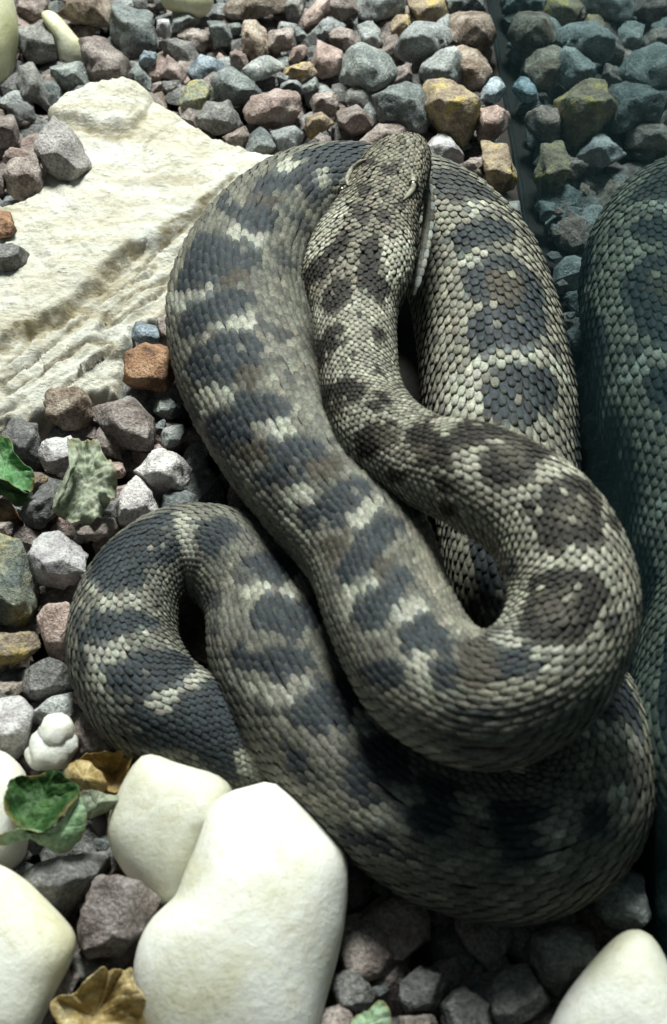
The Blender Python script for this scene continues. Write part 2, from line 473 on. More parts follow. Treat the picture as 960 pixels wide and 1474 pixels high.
#STONES_BEGIN
STONES = [
    # the far left corner, beyond the rock
    ('R', 'dark mauve stone with rusty edge beside the greenish pebble in the far corner', [(17,-8),(63,-8),(68,10),(62,27),(48,30),(25,34),(20,15)]),
    ('D', 'square dark pinkish grey stone left of the upright white pebble', [(28,36),(65,29),(74,45),(80,78),(75,88),(45,88),(27,68)], {'lift': .008}),
    ('B', 'large brown stone with rusty patches above the upright white pebble', [(66,-8),(160,-8),(165,25),(160,40),(140,44),(110,32),(95,30),(75,18)], {'lift': .006}),
    ('R', 'wide dark grey-brown wedge stone right of the upright white pebble', [(118,58),(130,53),(150,58),(180,85),(188,112),(160,128),(138,134),(122,95)]),
    ('G', 'teal grey stone with flat lit top just below the upright white pebble', [(70,95),(80,87),(125,92),(131,102),(130,135),(115,145),(95,135),(80,115)]),
    ('D', 'lumpy dark grey stone between the greenish pebble and the cream rock', [(17,125),(28,100),(35,84),(48,104),(75,110),(88,128),(104,142),(80,158),(55,150),(30,138)]),
    ('G', 'tall smooth slate stone left of the tiny bright white chip', [(165,-8),(205,-8),(222,25),(226,55),(218,75),(200,95),(185,95),(170,65),(168,30)], {'lift': .005}),
    ('U', 'small blue stone below the tall smooth slate stone', [(202,70),(222,69),(224,88),(212,101),(201,92)], {'lift': .008}),
    ('D', 'small dark chip left of the small blue stone', [(182,92),(197,84),(200,95),(189,110)]),
    ('G', 'small grey stone under the blue stone by the cream rock', [(188,112),(200,98),(217,115),(216,127),(200,123)]),
    ('W', 'tiny bright white chip beside the tall slate stone', [(226,28),(234,20),(244,28),(246,45),(238,57),(226,52)], {'lift': .008}),
    ('D', 'dark grey stone at the top edge between slate and yellow-white pebble', [(203,-8),(235,-8),(242,14),(225,14)]),
    # the far middle
    ('G', 'teal stone with dark front under the yellow-white pebble', [(240,28),(245,18),(270,18),(285,28),(283,38),(250,47),(242,45)]),
    ('R', 'mauve brown stone under the teal stone near the tiny white chip', [(255,46),(275,44),(290,34),(300,45),(306,62),(288,76),(265,60)]),
    ('D', 'dark brown rounded stone between pink stone and mauve stone', [(236,60),(250,57),(272,62),(286,80),(270,92),(248,85)]),
    ('G', 'long forked teal stone standing upright among brown stones', [(296,15),(308,11),(322,30),(333,50),(334,72),(325,79),(312,76),(304,50)], {'lift': .007}),
    ('G', 'short teal stone leaning on the long forked teal stone', [(328,36),(344,24),(350,35),(347,52),(334,58)], {'lift': .003}),
    ('B', 'pointed brown stone standing right of the forked teal stone', [(349,42),(357,26),(366,28),(378,50),(386,58),(386,75),(362,86),(350,75)], {'lift': .008}),
    ('P', 'narrow brown pink stone below the pointed brown stone', [(327,103),(337,70),(350,66),(353,80),(358,97),(345,106)], {'lift': .004}),
    ('B', 'very large grey brown stone with dark front at the top edge', [(308,-10),(410,-10),(411,28),(392,46),(374,44),(345,28),(325,32),(312,18)], {'lift': .004}),
    ('D', 'dark teal round stone right of the very large grey brown stone', [(410,-4),(432,-4),(439,20),(425,34),(412,30)], {'lift': .004}),
    ('P', 'pink grey stone with lit top and dark front near the top edge', [(428,35),(443,20),(450,0),(472,-6),(478,20),(464,27),(448,45),(430,42)], {'lift': .005}),
    ('L', 'pale greenish flat-topped stone below the pink grey stone', [(446,48),(468,29),(490,38),(490,62),(470,58),(455,55)], {'lift': .004}),
    ('L', 'pale green stone peeping out behind the square mauve stone', [(394,42),(402,32),(424,34),(424,44),(400,46)]),
    ('R', 'square flat mauve stone in front of the very large stone', [(385,55),(395,44),(422,41),(424,55),(421,69),(395,77),(387,66)], {'lift': .008}),
    ('G', 'narrow teal stone right of the square mauve stone', [(422,40),(430,40),(450,58),(446,63),(428,58)], {'lift': .004}),
    ('P', 'small flat peach pink stone below the square mauve stone', [(403,80),(424,70),(430,58),(445,72),(440,80),(425,89),(412,86)], {'lift': .008}),
    ('L', 'tan grey pointed oval stone in front of the pointed brown stone', [(349,100),(365,86),(385,79),(405,83),(413,93),(395,105),(372,116),(352,108)], {'lift': .010}),
    ('P', 'tall salmon pink stone near the middle of the far gravel', [(450,95),(455,75),(458,57),(480,62),(492,75),(488,103),(465,113),(452,103)], {'lift': .005}),
    ('Y', 'orange brown stone with notched front below the peach stone', [(403,105),(412,98),(445,90),(460,108),(458,119),(445,121),(425,113),(404,118)], {'lift': .007}),
    ('U', 'slate blue flat stone above the lichen-speckled dark stone', [(271,100),(290,78),(320,88),(325,98),(300,120),(285,118)], {'lift': .005}),
    ('P', 'small pink chip right of the slate blue flat stone', [(308,80),(316,75),(329,90),(322,95)]),
    ('P', 'pink stone under the dark brown rounded stone near the cream rock', [(228,100),(240,77),(258,85),(272,108),(262,118),(240,120)], {'lift': .004}),
    ('D', 'thin dark slate under the pink stone beside the cream rock', [(235,118),(262,115),(268,121),(250,131),(235,135)], {'lift': .003}),
    ('G', 'large dark teal stone with a yellow speck near the slate blue stone', [(305,115),(322,103),(345,107),(365,120),(372,135),(355,145),(330,150),(312,147),(306,130)], {'lift': .008}),
    ('M', 'round stone with yellow green lichen touching the cream rock', [(246,135),(270,120),(290,118),(308,130),(312,148),(300,160),(285,168),(265,155)], {'lift': .006}),
    ('D', 'dark slate stone with sharp front edge beside the cream rock tip', [(284,170),(302,155),(345,149),(352,168),(350,178),(320,192),(305,195),(290,182)], {'lift': .006}),
    ('P', 'large pale pink stone above the grey-white stone near the snake', [(355,160),(370,138),(420,125),(427,135),(440,160),(430,170),(405,178),(370,178),(358,172)], {'lift': .011}),
    ('G', 'dark green sliver of stone right of the large pale pink stone', [(425,130),(450,116),(468,110),(471,120),(455,128),(435,142),(427,138)], {'lift': .006}),
    ('R', 'mauve block above the yellow-edged orange stone', [(444,145),(455,132),(475,130),(490,140),(480,165),(450,162)], {'lift': .005}),
    ('Y', 'bright orange stone with yellow edge near the snake head', [(440,185),(442,165),(455,162),(480,170),(478,183),(460,192),(450,200),(442,195)], {'lift': .006}),
    ('R', 'pinkish grey stone touching the snake below the orange stone', [(445,206),(465,190),(476,198),(480,215),(452,216)], {'lift': .004}),
    ('R', 'flat mauve grey stone next to the cream rock tip', [(323,198),(350,182),(365,188),(355,205),(343,213)], {'lift': .006}),
    ('G', 'blue teal wedge stone left of the grey-white pitted stone', [(344,214),(368,192),(380,185),(390,200),(397,222),(370,226),(352,222)], {'lift': .006}),
    ('L', 'grey-white pitted stone touching the top of the snake', [(387,188),(400,178),(420,182),(445,205),(435,215),(410,225),(397,210)], {'lift': .008}),
    ('D', 'small dark chip under the large pale pink stone', [(405,178),(430,170),(433,183),(415,188)]),
    # the far right, up to the glass
    ('R', 'reddish brown stone at the top edge left of the pale grey-green stone', [(476,-8),(510,-8),(514,16),(508,30),(495,36),(478,32)], {'lift': .005}),
    ('L', 'pale grey-green stone with dark front at the top edge', [(513,12),(525,-6),(578,-8),(580,15),(570,28),(550,30),(520,25)], {'lift': .005}),
    ('Y', 'long yellow stone at the top edge above the big ridged grey stone', [(580,-8),(632,-8),(645,22),(647,40),(630,40),(600,28),(592,15)], {'lift': .004}),
    ('Y', 'small round ochre stone left of the long yellow stone', [(562,32),(572,22),(590,21),(594,30),(582,46),(573,52),(564,42)], {'lift': .004}),
    ('G', 'dark teal stone at the top edge between yellow and brown stones', [(638,-8),(696,-8),(697,12),(680,22),(660,26),(645,18)], {'lift': .004}),
    ('B', 'large tan stone with dark brown front leaning by the glass top', [(648,45),(665,25),(700,13),(710,35),(710,62),(690,76),(665,72),(650,62)], {'lift': .008}),
    ('L', 'big ridged grey stone in the middle of the far right gravel', [(574,58),(585,40),(605,26),(630,38),(650,48),(648,68),(615,84),(584,91),(573,78)], {'lift': .011}),
    ('R', 'mauve grey stone tucked against the big ridged grey stone', [(547,80),(555,56),(570,51),(578,65),(582,85),(565,88)], {'lift': .005}),
    ('R', 'flat grey mauve stone left of the upright green-grey chip', [(476,38),(495,37),(512,48),(517,65),(505,70),(490,72),(476,60)], {'lift': .006}),
    ('L', 'upright green-grey chip between two darker gaps', [(515,38),(528,31),(545,48),(548,65),(535,73),(520,70)], {'lift': .005}),
    ('G', 'round sparkling blue-green stone in the far gravel', [(490,100),(495,75),(515,68),(545,80),(565,97),(560,115),(540,128),(515,130),(500,118)], {'lift': .009}),
    ('R', 'small mauve stone between sparkling stone and slanted pale stone', [(560,115),(570,100),(592,94),(592,112),(580,122),(562,125)], {'lift': .005}),
    ('L', 'slanted bluish pale stone with dark underside below the big ridged stone', [(593,108),(615,95),(640,78),(660,75),(672,92),(665,110),(640,125),(615,125)], {'lift': .010}),
    ('B', 'brown stone behind the slanted bluish stone near the glass', [(652,76),(665,72),(685,80),(705,102),(700,120),(690,138),(675,130),(664,110)], {'lift': .006}),
    ('U', 'small shiny blue-white stone right beside the glass', [(692,145),(700,118),(713,112),(722,130),(720,146)], {'lift': .005}),
    ('D', 'flat dark grey stone under the round sparkling stone', [(476,132),(510,124),(540,140),(543,155),(520,155),(490,145)], {'lift': .005}),
    ('R', 'long reddish mauve stone left of the square grey-green stone', [(482,147),(505,146),(540,172),(535,184),(505,195),(488,180)], {'lift': .006}),
    ('G', 'big square grey-green stone above the snake head', [(543,137),(570,126),(600,130),(618,160),(612,185),(585,190),(560,183),(545,170)], {'lift': .011}),
    ('Y', 'big ochre and tan stone right of the square grey-green stone', [(612,140),(625,126),(655,123),(688,140),(688,168),(675,195),(662,204),(638,192),(620,175)], {'lift': .011}),
    ('P', 'pink and rust block against the glass', [(683,195),(690,156),(715,155),(731,165),(730,185),(715,200),(690,206)], {'lift': .008}),
    ('R', 'mauve stone with rusty end behind the snake head', [(520,202),(545,180),(575,178),(592,195),(592,212),(560,214),(525,214)], {'lift': .006}),
    ('W', 'bluish white stone just right of the snake snout', [(597,217),(620,200),(650,205),(664,220),(660,238),(635,240)], {'lift': .007}),
    ('R', 'small reddish grey stone left of the long tan stone by the glass', [(660,233),(688,222),(700,236),(692,257),(672,254)], {'lift': .006}),
    ('Y', 'long tan oval stone leaning against the glass beside the snake', [(692,212),(710,204),(728,220),(740,250),(743,278),(730,289),(712,275),(700,250)], {'lift': .008}),
    ('G', 'grey chip wedged between the snake and the glass', [(722,293),(742,288),(750,305),(752,330),(738,315)], {'lift': .006}),
    # left, on and around the rock
    ('R', 'reddish grey stone at the left edge beside the slate block', [(-12,157),(10,157),(20,175),(28,198),(15,208),(-12,215)], {'lift': .010}),
    ('S', 'large flat slate block lying tilted on the cream rock', [(28,185),(55,170),(100,195),(122,222),(125,240),(95,283),(82,280),(62,238),(35,205)], {'z': .026, 'depth': .62, 'ridge': .75}),
    ('P', 'small pinkish tan stone behind the mauve stone on the rock', [(7,225),(15,212),(35,217),(42,230),(25,242),(8,240)], {'z': .020}),
    ('R', 'rough mauve grey stone on the rock left of the slate block', [(7,255),(25,228),(55,226),(58,270),(45,288),(20,285),(8,275)], {'z': .023}),
    ('R', 'dark reddish stone cut by the left edge beside the rough mauve stone', [(-14,235),(5,243),(6,275),(-14,284)], {'z': .022}),
    ('D', 'shaded dark slate in the gap behind the slate block', [(15,157),(40,150),(47,170),(30,182),(18,177)], {'lift': .004}),
    ('O', 'small orange yellow stone lying on the cream rock at the left edge', [(-12,312),(15,313),(22,330),(18,342),(-12,343)], {'z': .022}),
    ('D', 'dark grey stone lying on the cream rock at the left edge', [(-12,352),(15,350),(40,360),(38,375),(25,388),(-12,392)], {'z': .023}),
    # between rock and snake
    ('B', 'brown and grey stone on the lower edge of the cream rock', [(66,572),(85,559),(115,560),(130,580),(132,605),(115,616),(90,615),(72,600)], {'lift': .011}),
    ('D', 'dark teal stone with a chipped corner above the green leaf', [(5,615),(20,597),(45,600),(54,625),(62,665),(66,682),(45,682),(20,650),(5,640)], {'lift': .007}),
    ('W', 'pinkish white block partly under the pale curled leaf', [(65,640),(70,632),(100,628),(110,640),(104,665),(92,692),(74,692),(66,660)], {'lift': .007}),
    ('D', 'dark triangular stone below the pinkish white block', [(48,714),(63,695),(79,702),(80,735),(62,764),(38,752),(32,735)], {'lift': .007}),
    ('Y', 'small tan chip touching the green leaf tip', [(48,680),(64,684),(68,690),(58,700),(46,703)], {'lift': .008}),
    ('R', 'mauve red stone behind the pale curled leaf', [(115,630),(140,612),(165,630),(182,655),(178,664),(155,655),(130,645)], {'lift': .007}),
    ('R', 'large grey-brown stone with dark front below the orange stone', [(133,582),(150,570),(182,570),(215,605),(220,640),(200,648),(172,640),(145,612)], {'lift': .010}),
    ('L', 'small pale flat stone directly below the orange stone', [(170,577),(185,569),(205,572),(208,585),(190,590)], {'lift': .008}),
    ('O', 'bright orange brown stone between the rock and the snake', [(167,545),(180,512),(205,497),(242,506),(246,550),(222,573),(195,571),(172,565)], {'lift': .012, 'ridge': .6}),
    ('U', 'flat bluish slab standing behind the orange stone', [(193,497),(200,462),(225,460),(227,480),(224,502),(205,500)], {'lift': .010}),
    ('R', 'mauve slab between the bluish slab and the snake', [(228,455),(248,446),(250,502),(229,502)], {'lift': .008}),
    ('G', 'teal stone half hidden by the snake under the orange stone', [(217,586),(240,570),(258,585),(258,602),(235,604)], {'lift': .006}),
    ('L', 'grey flat stone against the snake above the speckled white stone', [(225,638),(240,617),(262,614),(270,635),(247,644)], {'lift': .007}),
    ('G', 'thin teal chip between grey-brown stone and the snake', [(219,618),(236,603),(239,609),(226,628)], {'lift': .006}),
    ('W', 'speckled pinkish white stone with dark underside against the snake', [(180,672),(200,650),(245,642),(270,648),(277,680),(265,700),(230,708),(203,690)], {'lift': .012, 'ridge': .55}),
    ('W', 'upright greyish white stone right of the pale curled leaf', [(170,722),(180,702),(195,688),(210,695),(222,715),(232,738),(205,752),(175,760)], {'lift': .008}),
    ('G', 'flat teal stone above the tail loop of the snake', [(233,722),(245,708),(265,707),(290,720),(294,735),(260,742),(234,738)], {'lift': .006}),
    ('P', 'small pink grey stone at the right of the pale curled leaf', [(155,666),(170,660),(183,680),(176,692),(160,688)], {'lift': .006}),
    ('R', 'grey mauve stone between the white quartz and the leaf', [(112,758),(135,745),(168,748),(172,765),(145,778),(125,774)], {'lift': .006}),
    ('W', 'bright white quartz stone with dark underside left of the snake', [(35,805),(50,775),(75,752),(95,758),(125,770),(135,776),(128,805),(112,832),(100,860),(75,865),(55,855),(45,832)], {'lift': .012, 'ridge': .5}),
    ('M', 'big greenish stone with ochre patches at the left edge', [(-14,795),(15,775),(36,778),(45,830),(55,860),(40,890),(-14,898)], {'lift': .010}),
    ('P', 'long dusty pink stone touching the left side of the snake loop', [(55,897),(70,872),(97,870),(104,900),(108,962),(86,960),(70,942)], {'lift': .008}),
    ('Y', 'tan and grey block at the left edge below the greenish stone', [(-14,912),(45,912),(54,928),(48,950),(-14,956)], {'lift': .010, 'ridge': .6}),
    ('D', 'black shaded stone under the long pink stone', [(35,962),(70,948),(100,966),(104,990),(70,1008),(40,1002)], {'lift': .006}),
    ('B', 'brown stone above the blue-white quartz at the left edge', [(-14,983),(33,985),(38,1005),(-14,1012)], {'lift': .006}),
    ('W', 'blue-white quartz with shaded base at the left edge', [(-14,1005),(33,1003),(46,1030),(40,1070),(25,1090),(-14,1092)], {'lift': .008, 'ridge': .5}),
    ('L', 'grey stone behind the small lumpy white pebble', [(45,1028),(75,1005),(98,998),(114,1025),(107,1040),(65,1045)], {'lift': .007}),
    ('P', 'slim pinkish stone lying along the snake loop', [(98,985),(110,980),(138,1022),(132,1028),(112,1015)], {'lift': .009}),
    ('R', 'reddish brown stone right of the small lumpy white pebble', [(105,1050),(120,1030),(150,1033),(176,1060),(168,1088),(130,1092),(108,1078)], {'lift': .006}),
    ('R', 'small mauve stone at the left edge above the greenish stone', [(-12,747),(14,745),(18,764),(10,774),(-12,774)], {'lift': .008}),
    ('P', 'small pinkish chip at the left edge below a mauve one', [(-12,778),(14,773),(17,782),(0,797),(-12,797)], {'lift': .007}),
    ('O', 'dark rusty stone under the green leaf at the left edge', [(-12,716),(12,720),(32,752),(22,765),(-12,745)], {'lift': .004}),
    # near the viewer
    ('D', 'large dark grey-green rock below the big green leaf', [(25,1228),(60,1218),(120,1232),(152,1224),(157,1250),(132,1276),(110,1322),(70,1312),(30,1268)], {'lift': .006}),
    ('R', 'rough squarish mauve-brown stone between the white pebbles', [(112,1330),(135,1275),(155,1262),(195,1275),(231,1304),(210,1335),(188,1380),(170,1392),(125,1375),(112,1350)], {'lift': .010, 'ridge': .7}),
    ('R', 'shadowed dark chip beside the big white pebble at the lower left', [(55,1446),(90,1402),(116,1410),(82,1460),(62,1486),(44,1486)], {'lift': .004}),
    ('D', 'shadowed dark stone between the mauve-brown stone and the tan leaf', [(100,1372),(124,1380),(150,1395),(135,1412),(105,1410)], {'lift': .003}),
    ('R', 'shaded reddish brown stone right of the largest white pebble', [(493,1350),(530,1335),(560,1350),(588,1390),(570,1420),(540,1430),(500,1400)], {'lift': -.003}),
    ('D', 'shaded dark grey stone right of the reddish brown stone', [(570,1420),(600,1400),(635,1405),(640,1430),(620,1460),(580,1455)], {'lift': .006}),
    ('D', 'shaded grey-brown stone left of the slanting white pebble', [(762,1350),(800,1337),(855,1343),(855,1385),(800,1432),(775,1412)], {'lift': .007}),  # dark stone colour stands in for shade, here and on D stones below
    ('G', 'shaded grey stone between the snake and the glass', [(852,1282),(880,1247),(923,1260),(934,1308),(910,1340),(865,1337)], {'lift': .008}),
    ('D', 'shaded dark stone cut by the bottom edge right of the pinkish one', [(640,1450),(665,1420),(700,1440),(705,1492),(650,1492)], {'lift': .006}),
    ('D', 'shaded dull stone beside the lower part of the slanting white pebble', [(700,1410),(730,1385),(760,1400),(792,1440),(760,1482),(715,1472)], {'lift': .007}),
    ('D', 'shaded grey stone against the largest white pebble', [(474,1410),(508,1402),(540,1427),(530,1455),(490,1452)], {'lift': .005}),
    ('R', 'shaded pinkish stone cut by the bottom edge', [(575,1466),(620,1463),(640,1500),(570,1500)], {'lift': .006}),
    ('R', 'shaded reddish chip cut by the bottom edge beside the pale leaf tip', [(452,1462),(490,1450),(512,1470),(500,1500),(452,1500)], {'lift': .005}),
]
PEBBLES = [
    (PEBG, 'smooth greenish white pebble at the far left corner', [(-45,-40),(5,-35),(17,0),(24,25),(26,50),(22,85),(16,115),(6,140),(-8,158),(-45,160)], .016, .8),
    (PEBG, 'white pebble standing upright with yellowish lower half among dark stones', [(58,26),(66,19),(78,20),(92,32),(104,46),(118,58),(122,88),(110,98),(86,95),(78,62),(68,42)], .010, .8),
    (PEBG, 'yellowish white pebble cut by the top edge', [(226,-30),(302,-30),(309,0),(302,16),(285,25),(262,19),(240,15),(230,2)], .014, .8),
    (PEB, 'small lumpy bright white pebble of two stacked lobes', [(38,1085),(42,1068),(54,1055),(58,1043),(66,1030),(80,1024),(95,1026),(106,1040),(107,1055),(113,1072),(112,1090),(100,1102),(75,1114),(48,1116),(38,1100)], .012, .9),
    (PEB, 'white pebble at the left edge behind the big green leaf', [(-55,1075),(0,1080),(24,1098),(38,1118),(44,1160),(42,1205),(30,1250),(-55,1270)], .012, .8),
    (PEBO, 'off-white pebble partly under the tail loop of the snake', [(205,1085),(225,1085),(262,1100),(330,1122),(340,1165),(305,1200),(285,1250),(262,1288),(240,1302),(205,1280),(168,1235),(154,1195),(160,1160),(180,1120)], .013, .75),
    (PEB, 'largest bright white lobed pebble in front of the snake', [(291,1190),(294,1172),(308,1154),(330,1143),(362,1138),(388,1128),(408,1142),(440,1172),(478,1208),(504,1236),(502,1300),(484,1385),(462,1450),(440,1545),(250,1545),(212,1465),(195,1410),(197,1365),(212,1325),(236,1302),(252,1292),(262,1262),(278,1225)], .015, .62),
    (PEB, 'smooth white pebble with green smudge at the lower left', [(-70,1225),(0,1246),(45,1280),(92,1332),(110,1358),(104,1390),(72,1440),(40,1510),(-70,1560)], .016, .7),
    (PEB, 'slanting pointed white pebble at the lower right by the glass', [(770,1545),(800,1462),(840,1405),(872,1366),(900,1343),(922,1340),(942,1352),(960,1385),(985,1440),(1000,1545)], .018, .7),
]
#STONES_END
STONE_GROUP = 'crushed stones of the gravel bed'
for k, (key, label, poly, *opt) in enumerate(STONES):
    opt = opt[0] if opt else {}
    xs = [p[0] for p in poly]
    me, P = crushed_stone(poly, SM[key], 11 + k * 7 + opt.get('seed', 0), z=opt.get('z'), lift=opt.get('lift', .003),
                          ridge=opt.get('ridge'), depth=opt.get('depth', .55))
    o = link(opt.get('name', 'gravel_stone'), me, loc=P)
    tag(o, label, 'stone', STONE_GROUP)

def lumpy_pebble(lobes, mat):
    D, F = ICO3
    Vs, Fs = [], []
    c = at(lobes[0][0], lobes[0][1], lobes[0][2])
    for q, (x, y, z, rx, ry) in enumerate(lobes):
        p = at(x, y, z); s = to_px(p)[2] / FPX
        V = D * [rx * s, ry * s * 1.05, ry * s * .85]
        V = V * (1 + .11 * fbm(D + q * 3.1, 2.1, 71 + q, 4))[:, None]
        Vs.append(V + p - c); Fs.append(F + q * len(D))
    return mesh_from('pebble', np.concatenate(Vs), np.concatenate(Fs), mat), c

for k, (mat, label, poly, z, dp) in enumerate(PEBBLES):
    if 'lumpy' in label: me, P = lumpy_pebble([(76, 1076, .013, 35, 33), (82, 1052, .017, 25, 26), (60, 1086, .011, 24, 23), (97, 1072, .014, 16, 19), (70, 1060, .015, 18, 18)], PEB)
    else: me, P = round_pebble(poly, mat, 5 + k, z, dp, rounds=1 if 'lobed' in label else 2)
    tag(link('white_pebble', me, loc=P), label, 'pebble', 'white pebbles among the gravel')

# the layer of smaller gravel under the stones that show
def build_gravel():
    rng = random.Random(4)
    D, F = ICO2
    keys = ['G', 'D', 'D', 'R', 'P', 'L', 'R', 'B', 'D', 'R']
    mats = ['G', 'D', 'R', 'P', 'L', 'B']
    Vs, Fs, Ms, off = [], [], [], 0
    y = -.26
    while y < .62:
        x = -.36
        while x < GX - .008:
            s = rng.uniform(.0065, .0105)
            pos = np.array([x + rng.uniform(-.004, .004), y + rng.uniform(-.004, .004), rng.uniform(-.005, .0015)])
            pos[0] = min(pos[0], GX - .004 - s)
            nn = np.array([[rng.gauss(0, 1) for _ in range(3)] for _ in range(11)]); nn /= np.linalg.norm(nn, axis=1)[:, None]
            hs = [s * rng.uniform(.62, 1.0) for _ in range(11)]
            r = np.minimum(facet_radius(D, nn, hs, 22), s * 1.3)
            Vs.append(D * r[:, None] * [1, 1, .8] + pos); Fs.append(F + off); off += len(D)
            Ms += [mats.index(rng.choice(keys))] * len(F)
            x += .0135
            gx, gy, _ = to_px(pos)
            if 545 < gx < 720 and 380 < gy < 800: Vs.pop(); Fs.pop(); del Ms[-len(F):]; off -= len(D)
        y += .0135
    # chips and grit lodged in the gaps
    D1, F1 = icosphere(1)
    for q in range(2600):
        s = rng.choice((.0012, .0016, .0022, .003)) * rng.uniform(.8, 1.2)
        pos = np.array([rng.uniform(-.3, GX - .006), rng.uniform(-.2, .5), rng.uniform(-.003, .005)])
        gx, gy, _ = to_px(pos)
        if 545 < gx < 720 and 380 < gy < 800: continue
        r = 1 + .35 * np.array([rng.uniform(-1, 1) for _ in range(len(D1))])
        Vs.append(D1 * r[:, None] * s * [1, rng.uniform(.6, 1.2), .7] + pos); Fs.append(F1 + off); off += len(D1)
        Ms += [mats.index(rng.choice(keys))] * len(F1)
    me = mesh_from('gravel', np.concatenate(Vs), np.concatenate(Fs), None, False)
    for q in mats: me.materials.append(SM[q])
    me.polygons.foreach_set('material_index', Ms); me.update()
    o = link('gravel', me); o['kind'] = 'stuff'
build_gravel()

# ------------------------------------------------------------------ the cream rock
def smooth(a, b, x):
    t = np.clip((x - a) / (b - a), 0, 1); return t * t * (3 - 2 * t)

def poly_sdf(px, py, poly):
    p = np.stack([px, py], 1); d = np.full(len(p), 1e9); inside = np.zeros(len(p), bool)
    n = len(poly)
    for i in range(n):
        a = np.array(poly[i], float); b = np.array(poly[(i + 1) % n], float); e = b - a
        t = np.clip(((p - a) @ e) / (e @ e), 0, 1)
        d = np.minimum(d, np.linalg.norm(p - a - t[:, None] * e, axis=1))
        c = (a[1] > p[:, 1]) != (b[1] > p[:, 1])
        with np.errstate(divide='ignore', invalid='ignore'):
            xi = (b[0] - a[0]) * (p[:, 1] - a[1]) / (b[1] - a[1]) + a[0]
        inside ^= c & (p[:, 0] < xi)
    return np.where(inside, d, -d)

ROCK = [(62, 174), (98, 156), (132, 146), (166, 136), (204, 136), (238, 148), (268, 168), (302, 187), (332, 203), (354, 210), (404, 214), (450, 250),
        (400, 330), (330, 400), (262, 440), (240, 452), (196, 462), (190, 505), (166, 545), (132, 556), (72, 590), (0, 606), (-90, 620), (-90, 290), (0, 292), (45, 282), (60, 240)]
def seg_dist(px, py, line):
    """signed distance to a polyline running left to right in the photo (positive below it)"""
    xs = np.array([p[0] for p in line], float); ys = np.array([p[1] for p in line], float)
    return py - np.interp(px, xs, ys)

